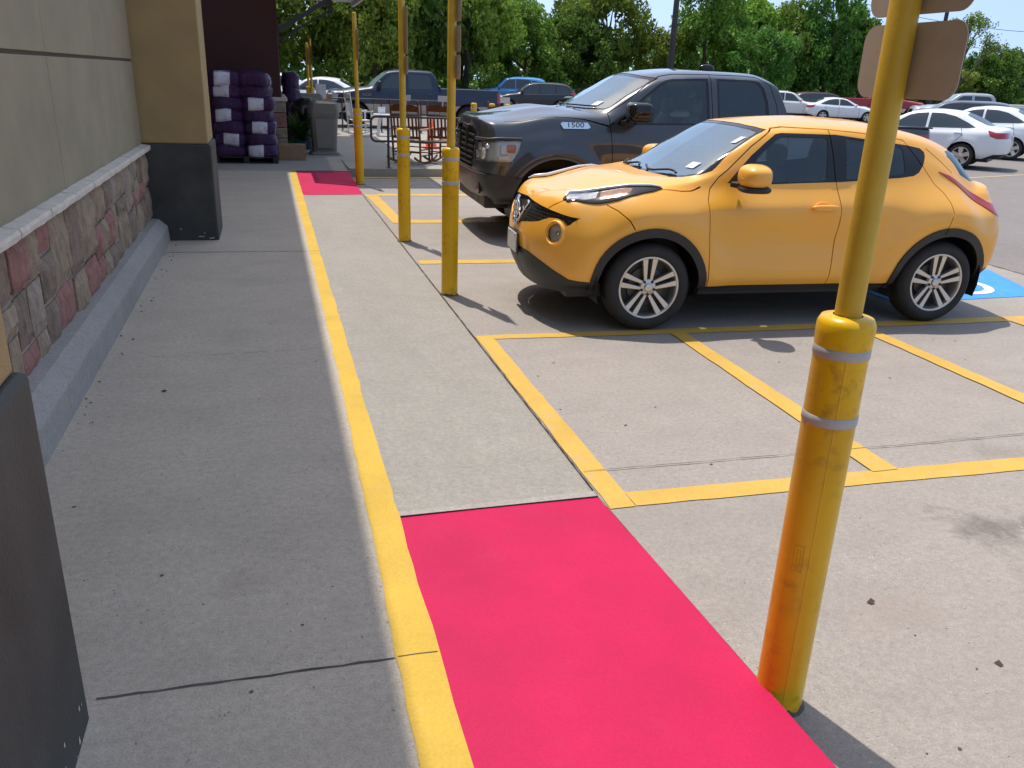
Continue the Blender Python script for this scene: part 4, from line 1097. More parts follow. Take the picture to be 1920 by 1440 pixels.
# fastback saloon : F, arch, cowl, ws, ws_top, B, roof rear, rear glass mid, deck, R
SEDAN = dict(L=_lines([
    (-.50, [.74, .82, .83, .78, .70, .42, 0], [.22, .40, .56, .68, .72, .77, .78]),
    (0.0, [.78, .88, .895, .87, .80, .50, 0], [.22, .42, .62, .78, .84, .90, .91]),
    ([.45, .45, .45, .45, .5, .45, .35], [.79, .885, .90, .885, .84, .62, 0], [.22, .42, .64, .82, .905, .955, .955]),
    ([.9, .9, .9, .9, .95, .92, .80], [.79, .88, .90, .885, .83, .66, 0], [.22, .42, .64, .83, .93, 1.16, 1.17]),
    (1.35, [.79, .88, .90, .885, .82, .58, 0], [.22, .42, .64, .83, .94, 1.35, 1.39]),
    (1.95, [.79, .88, .90, .885, .82, .57, 0], [.22, .42, .64, .84, .955, 1.395, 1.45]),
    (2.45, [.79, .89, .905, .89, .82, .56, 0], [.22, .42, .65, .85, .97, 1.35, 1.42]),
    (2.95, [.79, .89, .91, .89, .80, .57, 0], [.24, .43, .66, .86, 1.0, 1.17, 1.27]),
    (3.28, [.77, .87, .89, .87, .76, .58, 0], [.27, .45, .68, .88, 1.02, 1.06, 1.10]),
    (3.42, [.74, .84, .86, .84, .74, .55, 0], [.30, .46, .68, .88, 1.01, 1.035, 1.05])]),
    front=[(-.82, .20), (-.90, .36), (-.91, .52), (-.87, .65), (-.80, .70), (-.75, .735), (-.73, .75)],
    rear=[(3.58, .30), (3.72, .44), (3.74, .66), (3.72, .84), (3.68, .98), (3.66, 1.01), (3.65, 1.02)], n=2.5, nr=2.6,
    win=[[(.78, .965), (.95, 1.06), (1.28, 1.27), (1.50, 1.335), (1.74, 1.355), (1.74, .975)], [(1.80, .98), (1.80, 1.355), (2.10, 1.345), (2.40, 1.285), (2.72, 1.145), (2.93, 1.035), (2.75, 1.01)]],
    ws=[(-.02, .985), (.60, .985), (.70, 1.02), (.575, 1.31), (.52, 1.345), (-.02, 1.375)], wsu=(.2, 1.5), wsz=.95,
    rw=[(-.02, 1.09), (.50, 1.085), (.56, 1.10), (.50, 1.29), (.45, 1.33), (-.02, 1.39)], rwu=(2.3, 3.4), rwz=1.06,
    hl=[(-1.0, .70), (-.50, .73), (-.34, .765), (-.50, .65), (-1.0, .60)], hly=.45, tl=[(3.22, .985), (3.40, .935), (3.8, .94), (3.8, .80), (3.45, .79), (3.30, .84)], tly=.30,
    gr=[(-.02, .60), (.45, .60), (.50, .52), (.42, .32), (-.02, .30)],
    low=[(-1, .30), (.5, .28), (2.3, .28), (3.2, .28), (3.45, .40), (4, .42), (4, .1), (-1, .1)], tyre=.325, wb=2.70, arch=.365, ty=.865, tw=.21, rim=.22, spokes=(5, False, .09),
    mirror=(.78, .86, 1.0, (.15, .20, .13)), handles=[(1.58, .86), (2.55, .89)], seams=[[(.60, .93), (.52, .70), (.55, .28)], [(1.77, .95), (1.77, .28)], [(2.60, 1.0), (2.66, .85), (2.45, .60), (2.30, .28)]], plate=(3.735, .78))

# crossover / large estate : F, arch, cowl, ws, ws_top, B, C, roof rear, tail top, R
SUV = dict(L=_lines([
    (-.50, [.80, .87, .88, .84, .74, .45, 0], [.30, .48, .68, .86, .92, .96, .97]),
    (0.0, [.84, .93, .945, .92, .84, .50, 0], [.30, .50, .74, .94, 1.02, 1.07, 1.08]),
    ([.50, .5, .5, .5, .55, .5, .40], [.85, .93, .95, .93, .88, .66, 0], [.30, .50, .76, .98, 1.06, 1.12, 1.12]),
    ([.9, .9, .9, .9, .95, .9, .78], [.85, .93, .95, .93, .87, .72, 0], [.30, .50, .76, .99, 1.09, 1.38, 1.39]),
    (1.25, [.85, .93, .95, .93, .86, .66, 0], [.30, .50, .76, 1.0, 1.10, 1.59, 1.64]),
    (1.9, [.85, .93, .95, .93, .86, .66, 0], [.30, .50, .77, 1.01, 1.115, 1.66, 1.72]),
    (2.7, [.85, .93, .95, .93, .86, .66, 0], [.31, .51, .78, 1.03, 1.14, 1.65, 1.72]),
    (3.3, [.85, .93, .95, .93, .86, .66, 0], [.34, .53, .79, 1.05, 1.17, 1.60, 1.68]),
    (3.62, [.83, .91, .93, .91, .84, .66, 0], [.38, .55, .80, 1.06, 1.18, 1.45, 1.58]),
    (3.75, [.80, .88, .90, .88, .82, .68, 0], [.40, .56, .80, 1.06, 1.18, 1.30, 1.40])]),
    front=[(-.82, .28), (-.93, .45), (-.95, .66), (-.92, .82), (-.86, .89), (-.80, .93), (-.78, .945)],
    rear=[(3.85, .42), (4.02, .56), (4.03, .80), (3.98, 1.05), (3.94, 1.17), (3.90, 1.28), (3.88, 1.36)], n=2.7, nr=3.5,
    win=[[(.80, 1.12), (.98, 1.26), (1.22, 1.48), (1.40, 1.575), (1.78, 1.60), (1.78, 1.135)], [(1.84, 1.137), (1.84, 1.60), (2.50, 1.59), (2.72, 1.56), (2.72, 1.155)], [(2.80, 1.16), (2.80, 1.55), (3.30, 1.50), (3.52, 1.38), (3.58, 1.26), (3.50, 1.20)]],
    ws=[(-.02, 1.15), (.66, 1.15), (.76, 1.19), (.66, 1.53), (.60, 1.575), (-.02, 1.61)], wsu=(.25, 1.5), wsz=1.10,
    rw=[(-.02, 1.24), (.58, 1.24), (.62, 1.28), (.56, 1.50), (-.02, 1.58)], rwu=(3.4, 4.1), rwz=1.2,
    hl=[(-1.1, .90), (-.55, .93), (-.38, .965), (-.55, .80), (-1.1, .76)], hly=.48, tl=[(3.62, 1.20), (4.2, 1.20), (4.2, .86), (3.80, .88)], tly=.45,
    gr=[(-.02, .86), (.42, .85), (.46, .76), (.38, .60), (-.02, .58)],
    low=[(-1.1, .42), (-.4, .40), (.5, .40), (2.6, .40), (3.6, .46), (4.2, .5), (4.2, .1), (-1.1, .1)], tyre=.37, wb=3.0, arch=.42, ty=.92, tw=.23, rim=.255, spokes=(7, False, .06),
    mirror=(.80, .90, 1.20, (.15, .22, .16)), handles=[(1.62, 1.02), (2.52, 1.05)], seams=[[(.62, 1.08), (.55, .80), (.58, .42)], [(1.81, 1.12), (1.81, .42)], [(2.76, 1.14), (2.74, .85), (2.50, .55), (2.48, .42)]], plate=(4.02, .95))

# older crew-cab pickup : F, arch, cowl, ws, ws_top, B, C, cab back, bed0, bed1, R
PICKUP = dict(L=_lines([
    (-.50, [.90, .96, .97, .95, .86, .50, 0], [.48, .66, .90, 1.10, 1.18, 1.24, 1.25]),
    (0.0, [.90, .985, 1.0, .98, .90, .55, 0], [.48, .68, .95, 1.16, 1.25, 1.32, 1.33]),
    ([.48, .48, .48, .48, .50, .48, .40], [.90, .985, 1.0, .98, .93, .74, 0], [.46, .66, .95, 1.17, 1.29, 1.36, 1.36]),
    ([.86, .86, .86, .86, .9, .86, .74], [.90, .98, .995, .975, .92, .80, 0], [.46, .66, .95, 1.17, 1.30, 1.64, 1.64]),
    (1.16, [.90, .98, .995, .975, .915, .74, 0], [.46, .66, .95, 1.17, 1.305, 1.86, 1.90]),
    (1.8, [.90, .98, .995, .975, .915, .73, 0], [.46, .66, .95, 1.17, 1.31, 1.91, 1.97]),
    (2.62, [.90, .98, .995, .975, .915, .73, 0], [.46, .66, .95, 1.17, 1.31, 1.90, 1.95]),
    ([2.88, 2.88, 2.88, 2.88, 2.88, 2.80, 2.78], [.90, .98, .995, .975, .92, .76, 0], [.46, .66, .95, 1.17, 1.31, 1.74, 1.80]),
    ([2.98, 2.98, 2.98, 2.98, 2.98, 2.92, 2.90], [.90, .985, 1.0, .985, .95, .90, 0], [.46, .66, .95, 1.17, 1.36, 1.385, 1.38]),
    (3.9, [.90, 1.0, 1.02, .985, .95, .90, 0], [.48, .68, .95, 1.17, 1.36, 1.385, 1.38]),
    (4.95, [.90, .97, .985, .97, .94, .89, 0], [.54, .70, .95, 1.17, 1.35, 1.375, 1.37])]),
    front=[(-.82, .46), (-.95, .62), (-.97, .85), (-.93, 1.02), (-.88, 1.12), (-.84, 1.16), (-.82, 1.18)],
    rear=[(5.10, .58), (5.16, .70), (5.16, .95), (5.15, 1.17), (5.14, 1.34), (5.13, 1.36), (5.12, 1.362)], n=4, nr=7,
    win=[[(.72, 1.32), (.90, 1.46), (1.14, 1.70), (1.30, 1.80), (1.72, 1.815), (1.72, 1.33)], [(1.84, 1.33), (1.84, 1.82), (2.50, 1.80), (2.62, 1.74), (2.68, 1.34)]],
    ws=[(-.02, 1.40), (.72, 1.395), (.80, 1.43), (.73, 1.79), (.68, 1.83), (-.02, 1.86)], wsu=(.2, 1.35), wsz=1.36,
    rw=[(-.02, 1.44), (.62, 1.44), (.66, 1.70), (-.02, 1.76)], rwu=(2.6, 2.97), rwz=1.39,
    hl=[(-1.1, 1.10), (-.66, 1.11), (-.58, 1.08), (-.62, .88), (-1.1, .86)], hly=.55, tl=[(4.98, 1.28), (5.3, 1.28), (5.3, .90), (4.98, .90)], tly=.82,
    gr=[(-.02, 1.09), (.52, 1.08), (.54, .86), (-.02, .84)],
    low=[(-1.1, .70), (-.62, .68), (-.60, .3), (-1.1, .3)], lowm=M['chrome'], tyre=.41, wb=3.96, arch=.49, ty=.965, tw=.25, rim=.24, spokes=(8, False, .05), flare=.03,
    mirror=(.82, .98, 1.44, (.14, .24, .26)), mirm=M['black'], handm=M['black'], handles=[(1.60, 1.14), (2.60, 1.14)], seams=[[(.60, 1.30), (.60, .46)], [(1.78, 1.33), (1.78, .46)], [(2.80, 1.30), (2.74, .46)], [(2.93, 1.36), (2.93, .46)]],
    bed=[(3.02, .84), (5.04, .84), (5.04, -.05), (3.02, -.05)], bedz=1.37)

def car_color(nm, c, metallic=0.0, dust=.0): return car_paint(nm, c, dust=dust, metallic=metallic, rough=.35, coat=.5)
WHITE = car_color("white_car_paint", (.76, .77, .78)); PEARL = car_color("pearl_car_paint", (.70, .69, .65))
NAVY = car_color("navy_car_paint", (.006, .013, .042)); BLACK = car_color("black_car_paint", (.014, .015, .019)); SKYBLUE = car_color("sky_blue_car_paint", (.06, .30, .62))
REDP = car_color("red_car_paint", (.32, .012, .018)); SILVER = car_color("silver_car_paint", (.40, .41, .42), .4); CREAM = car_color("cream_car_paint", (.62, .58, .48)); DGREY = car_color("dark_grey_car_paint", (.06, .063, .07), .3)
TAN = car_color("tan_car_paint", (.42, .36, .30))

def f_badge(root, bvh):
    for s in (1, -1):
        t = text_mesh("badge_lettering", "F-250", .13, M['chrome'], root, (-.38, 1.015 * s, 1.10), (R(90), 0, R(180) if s > 0 else 0), .006, .15)
    pk = MB(); v, f = superell((-.86, .30, 1.43), (.16, .5, .22), 3); 
M['glass_ws_far'] = pmat("far_windshield_glass", (.16, .24, .24), .10, spec=1.0)
# blue pickup behind the chairs, nose to the left
simple_vehicle("pickup_truck", (2.95, 31.3, 0), (-1, .03), "navy blue crew cab pickup with a tan lower body behind the rocking chairs", "truck", NAVY,
    scaled(PICKUP, two=[[(-1.2, .80), (5.4, .80), (5.4, .3), (-1.2, .3)]], twom=TAN, extra=f_badge, wsm=M['glass_ws_far'], tl=[(5.0, 1.30), (5.3, 1.30), (5.3, .92), (5.0, .92)]), res=(110, 54))
# ---------------------------------------------------------------- ground, pavings, markings
H = 0.10
def sheet(name, poly, z, m, kind="structure", thick=0.0):
    mb = MB(); n = len(poly); zz = z if callable(z) else (lambda x, y: z)
    mb.add([(x, y, zz(x, y)) for x, y in poly], [tuple(range(n))])
    return tag(mb.build(name, m, fixn=False), kind=kind)

def up(o):
    bm = bmesh.new(); bm.from_mesh(o.data)
    for f in bm.faces:
        if f.normal.z < 0: f.normal_flip()
    bm.to_mesh(o.data); bm.free(); return o

up(sheet("ground", [(-900, -900), (900, -900), (900, 900), (-900, 900)], -.06, M['grass']))
up(sheet("parking_lot", [(-14, -40), (140, -40), (140, 66), (60, 66), (40, 63), (13, 50), (3, 41), (-14, 38)], -.010, M['asphalt']))
up(sheet("concrete_apron", [(1.34, -12), (7.75, -12), (7.75, 7.0), (8.2, 15.62), (1.34, 15.62)], 0.0, M['apron']))
# sidewalk with its kerb
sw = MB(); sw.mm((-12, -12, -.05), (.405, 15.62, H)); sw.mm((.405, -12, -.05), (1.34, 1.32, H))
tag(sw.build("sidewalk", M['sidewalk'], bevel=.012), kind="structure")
def ramp_z(x, y): return H * (1 - min(1, max(0, (x - .405) / .935)))
mb = MB(); xs = np.linspace(.405, 1.34, 8); ys = np.linspace(2.93, 13.22, 30)
V = [(x, (y if y > 3.2 else 2.915 + .17 * (x - .405) / .935), ramp_z(x, y) - .007) for y in ys for x in xs]
F = [(i * 8 + j, i * 8 + j + 1, (i + 1) * 8 + j + 1, (i + 1) * 8 + j) for i in range(29) for j in range(7)]
mb.add(V, F, 0, True); tag(mb.build("curb_ramp", M['ramp']), kind="structure")
# flares of the ramp, painted pink: they climb from the ramp back up to kerb height
def flare(ya, yb, name):
    n = 24; m = 18; V = []; F = []; rnd = random.Random(5)
    for i in range(n + 1):
        for j in range(m + 1):
            a = i / n; b = j / m; x = .402 + .942 * b
            y0 = ya + (.17 * b if ya < 5 else .80 * b); y = y0 + (yb - y0) * a
            z = H * (1 - b) + H * b * a - .004 + .0015 * math.sin(9 * a + 4 * b)
            if j == 0: x += rnd.uniform(-.004, .004)
            V.append((x, y, z))
    for i in range(n):
        for j in range(m): F.append((i * (m + 1) + j, i * (m + 1) + j + 1, (i + 1) * (m + 1) + j + 1, (i + 1) * (m + 1) + j))
    o = MB(); o.add(V, F, 0, True); return tag(up(o.build(name, M['pink'])), kind="structure")
flare(2.93, 1.30, "painted_ramp_flare"); flare(12.45, 15.60, "painted_ramp_flare")
sheet("ramp_edge", [(.41, 2.926), (1.335, 3.096), (1.345, 3.145), (.41, 2.960)], lambda x, y: ramp_z(x, y) + .004, M['garden_slab'])
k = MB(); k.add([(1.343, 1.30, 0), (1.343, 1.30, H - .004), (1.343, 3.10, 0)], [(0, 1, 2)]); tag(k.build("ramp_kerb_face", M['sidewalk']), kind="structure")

def wob(pts, amp, step=.12, seed=1):
    """polyline resampled with a slightly unsteady hand"""
    rnd = random.Random(seed); out = []
    for (a, b) in zip(pts, pts[1:]):
        L = math.hypot(b[0] - a[0], b[1] - a[1]); n = max(1, int(L / step))
        for q in range(n):
            t = q / n; out.append((a[0] + (b[0] - a[0]) * t + rnd.uniform(-amp, amp), a[1] + (b[1] - a[1]) * t + rnd.uniform(-amp, amp)))
    out.append(pts[-1]); return out
def line(name, L, Rr, z, m, amp=.005, seed=1):
    a = wob(L, amp, seed=seed); b = wob(Rr, amp, seed=seed + 7)
    n = max(len(a), len(b))
    def rs(p): return [p[min(len(p) - 1, round(i * (len(p) - 1) / (n - 1)))] for i in range(n)]
    a, b = rs(a), rs(b); zz = z if callable(z) else (lambda x, y: z)
    o = MB(); o.add([(x, y, zz(x, y)) for x, y in a] + [(x, y, zz(x, y)) for x, y in b], [(i, n + i, n + i + 1, i + 1) for i in range(n - 1)])
    return tag(up(o.build(name, m, fixn=False)), kind="structure")
line("road_marking", [(.285, -2), (.27, 1.6), (.285, 2.7), (.305, 4.7), (.31, 9.2), (.30, 15.45)], [(.412, -2), (.408, 1.6), (.408, 15.45)], H + .004, M['yellow_kerb'], .005, 3)
Z1 = .004
line("road_marking", [(1.352, 2.97), (1.352, 5.60)], [(1.475, 2.97), (1.475, 5.60)], Z1, M['yellow_line'], .004, 11)
line("road_marking", [(1.475, 3.105), (2.3, 3.08), (3.6, 3.045), (4.9, 3.0), (7.6, 2.95)], [(1.475, 2.972), (2.3, 2.955), (3.6, 2.91), (4.9, 2.87), (7.6, 2.80)], Z1, M['yellow_line'], .004, 12)
line("road_marking", [(1.475, 5.605), (3, 5.545), (4.7, 5.49), (6.2, 5.44), (7.7, 5.40)], [(1.475, 5.505), (3, 5.425), (4.7, 5.35), (6.2, 5.31), (7.7, 5.27)], Z1, M['yellow_line'], .004, 13)
for (xa, xb) in ((2.90, 2.86), (4.47, 4.46), (6.0, 5.98)):
    line("road_marking", [(xa - .06, 5.43), (xb - .075, 3.05)], [(xa + .06, 5.43), (xb + .075, 3.05)], Z1 + .003, M['yellow_old'] if xa > 5 else M['yellow_line'], .004, int(xa * 10))
line("road_marking", [(1.38, 8.25), (7.6, 7.95)], [(1.37, 8.08), (7.6, 7.80)], Z1, M['yellow_line'], .004, 21)
line("road_marking", [(1.37, 13.22), (1.44, 10.52)], [(1.56, 13.16), (1.60, 10.52)], Z1, M['yellow_line'], .004, 22)
line("road_marking", [(1.56, 13.26), (7.9, 13.15)], [(1.56, 13.04), (7.9, 12.95)], Z1, M['yellow_line'], .004, 23)
line("road_marking", [(1.60, 10.76), (7.9, 10.60)], [(1.60, 10.52), (7.9, 10.38)], Z1, M['yellow_line'], .004, 24)
line("road_marking", [(1.45, 15.60), (7.9, 15.60)], [(1.45, 15.36), (7.9, 15.40)], Z1, M['yellow_line'], .004, 25)
# reserved bay: blue panel with the white wheelchair mark, mostly under the yellow car
up(sheet("road_marking", [(5.35, 6.0), (7.05, 6.05), (7.50, 7.15), (5.35, 7.15)], Z1, M['blue_mark']))
sy = MB(); cx, cy = 6.45, 6.55
n = 30
for a0, a1, r in ((-2.6, 1.9, .34),):
    P0 = []; P1 = []
    for q in range(n + 1):
        t = a0 + (a1 - a0) * q / n; P0.append((cx + (r + .045) * math.cos(t), cy + (r + .045) * math.sin(t), Z1 + .004)); P1.append((cx + (r - .045) * math.cos(t), cy + (r - .045) * math.sin(t), Z1 + .004))
    sy.add(P0 + P1, [(i, i + 1, n + 2 + i, n + 1 + i) for i in range(n)])
sy.add([(5.72, 6.50, Z1 + .004), (6.15, 6.46, Z1 + .004), (6.15, 6.56, Z1 + .004), (5.72, 6.60, Z1 + .004)], [(0, 1, 2, 3)])
sy.add([(5.62 + .09 * math.cos(t), 6.55 + .09 * math.sin(t), Z1 + .004) for t in np.linspace(0, 2 * math.pi, 18)[:-1]], [tuple(range(17))])
sy.add([(6.05, 6.50, Z1 + .004), (6.15, 6.50, Z1 + .004), (6.22, 6.95, Z1 + .004), (6.12, 6.95, Z1 + .004)], [(0, 1, 2, 3)])
tag(up(sy.build("road_marking", M['white_mark'], fixn=False)), kind="structure")
for (p, q, w) in (((14.2, 15.6), (22.5, 18.3), .10), ((12.5, 17.2), (16.0, 22.3), .10), ((9.5, 38), (9.6, 44), .12), ((34, 52), (36, 60), .12), ((30, 50), (32, 58), .12)):
    d = Vector((q[0] - p[0], q[1] - p[1])).normalized(); nn = Vector((-d.y, d.x)) * w / 2
    up(sheet("road_marking", [(p[0] + nn.x, p[1] + nn.y), (q[0] + nn.x, q[1] + nn.y), (q[0] - nn.x, q[1] - nn.y), (p[0] - nn.x, p[1] - nn.y)], -.004, M['faint_line']))
# joints and cracks
def joint(pts, w, z, seed=1, gaps=0.0):
    rnd = random.Random(seed); P = wob(pts, .0025, .05, seed); L = []; Rr = []
    zz = z if callable(z) else (lambda x, y: z)
    o = MB(); n = len(P)
    for i, p in enumerate(P):
        d = Vector((P[min(i + 1, n - 1)][0] - P[max(i - 1, 0)][0], P[min(i + 1, n - 1)][1] - P[max(i - 1, 0)][1])).normalized()
        ww = w * rnd.uniform(.45, 1.15); nn = Vector((-d.y, d.x)) * ww / 2
        L.append((p[0] + nn.x, p[1] + nn.y, zz(*p))); Rr.append((p[0] - nn.x, p[1] - nn.y, zz(*p)))
    F = [(i, n + i, n + i + 1, i + 1) for i in range(n - 1) if rnd.random() >= gaps]
    o.add(L + Rr, F); return tag(up(o.build("pavement_joint", M['joint'], fixn=False)), kind="structure")
joint([(1.342, 3.1), (1.342, 8.0), (1.342, 13.2)], .0055, .0075, 31)
joint([(1.36, 3.34), (3.1, 3.30), (7.7, 3.26)], .006, .0085, 32)
joint([(-.565, 2.085), (.27, 2.07)], .009, H + .002, 33); joint([(.28, 2.07), (.402, 2.067)], .004, H + .0055, 34)
joint([(-1.03, 8.40), (.29, 8.34)], .014, H + .002, 35); joint([(.29, 8.34), (.405, 8.33)], .006, H + .0055, 36)
joint([(.43, 7.93), (.85, 8.0), (1.34, 8.02)], .028, lambda x, y: ramp_z(x, y) - .008, 37, .22)
joint([(1.345, 13.4), (1.345, 15.6)], .012, .0065, 38); joint([(.40, 15.6), (1.35, 15.64)], .010, H + .004, 39)
joint([(7.72, -5), (7.74, 3), (7.72, 7.0)], .05, .002, 41)
joint([(7.72, 7.0), (8.2, 15.6)], .05, .002, 42)
joint([(-1.0, 5.2), (-.5, 5.16), (.2, 5.18)], .003, H + .002, 43, .5)
# raised garden-centre slab beyond
gs = MB(); gs.mm((1.35, 15.63, -.05), (6.6, 26.2, .145)); gs.mm((-12, 17.6, -.05), (1.35, 26.2, .145))
gs.prism([(15.63, -.05), (17.6, -.05), (17.6, .145), (15.63, .101)], 'X', -12, 1.35)
tag(gs.build("garden_slab", M['garden_slab']), kind="structure")
# kerb strip and bank under the trees
gk = MB()
for a, b in zip([(-14, 38), (3, 41), (13, 50), (40, 63), (60, 66)], [(3, 41), (13, 50), (40, 63), (60, 66), (140, 66)]): gk.bar((a[0], a[1], .03), (b[0], b[1], .03), .16, .16)
tag(gk.build("lot_kerb", M['garden_slab']), kind="structure")
# loose grit, leaves and gum spots scattered on the paving
def grit(name, n, box, z, sizes, m, seed, flat=True):
    rnd = random.Random(seed); o = MB()
    for _ in range(n):
        x = rnd.uniform(box[0], box[1]); y = rnd.uniform(box[2], box[3]) ; s = rnd.uniform(*sizes); a = rnd.uniform(0, 6.28); kk = rnd.randint(5, 7)
        zz = z(x, y) if callable(z) else z
        top = [(x + s * rnd.uniform(.6, 1.2) * math.cos(a + 6.283 * q / kk), y + s * rnd.uniform(.6, 1.2) * math.sin(a + 6.283 * q / kk) * .8, zz) for q in range(kk)]
        if flat: o.add(top, [tuple(range(kk))])
        else:
            o.add(top + [(x, y, zz + s * .8)], [(q, (q + 1) % kk, kk) for q in range(kk)])
    return tag(o.build(name, m), kind="stuff")
grit("gum_spots", 44, (-.9, .25, .9, 14), H + .0025, (.003, .009), pmat("gum_spot", (.10, .092, .085), .9), 5)
grit("gum_spots", 34, (.45, 1.3, 3.2, 12.8), lambda x, y: ramp_z(x, y) - .0085, (.004, .012), pmat("gum_spot_warm", (.20, .17, .14), .9), 6)
grit("gum_spots", 34, (1.45, 5.5, 1.2, 5.2), .003, (.003, .011), pmat("tar_spot", (.08, .07, .062), .9), 7)
grit("grit", 40, (-1.03, -.93, 3.6, 8.9), H + .003, (.003, .010), pmat("dead_leaf", (.10, .06, .035), .9), 8, False)
grit("grit", 420, (-.9, .3, .8, 6), H + .002, (.0015, .004), pmat("grit_stone", (.36, .33, .29), .9, var=.5, vscale=40), 9, False)
grit("grit", 500, (1.4, 3.6, 1.0, 4.6), .002, (.0015, .0045), pmat("grit_stone_light", (.55, .51, .45), .9, var=.5, vscale=40), 10, False)
lf = MB(); lf.add([(-.66, 4.55, H + .004), (-.64, 4.56, H + .009), (-.625, 4.55, H + .005), (-.64, 4.535, H + .004)], [(0, 1, 2, 3)])
lf.add([(2.02, 2.11, .004), (2.045, 2.12, .012), (2.05, 2.10, .010), (2.03, 2.095, .004)], [(0, 1, 2, 3)]); lf.add([(2.22, 1.72, .003), (2.245, 1.725, .006), (2.24, 1.70, .004), (2.225, 1.698, .003)], [(0, 1, 2, 3)])
tag(lf.build("fallen_leaves", pmat("dry_leaf", (.05, .035, .025), .8), fixn=False), kind="stuff")

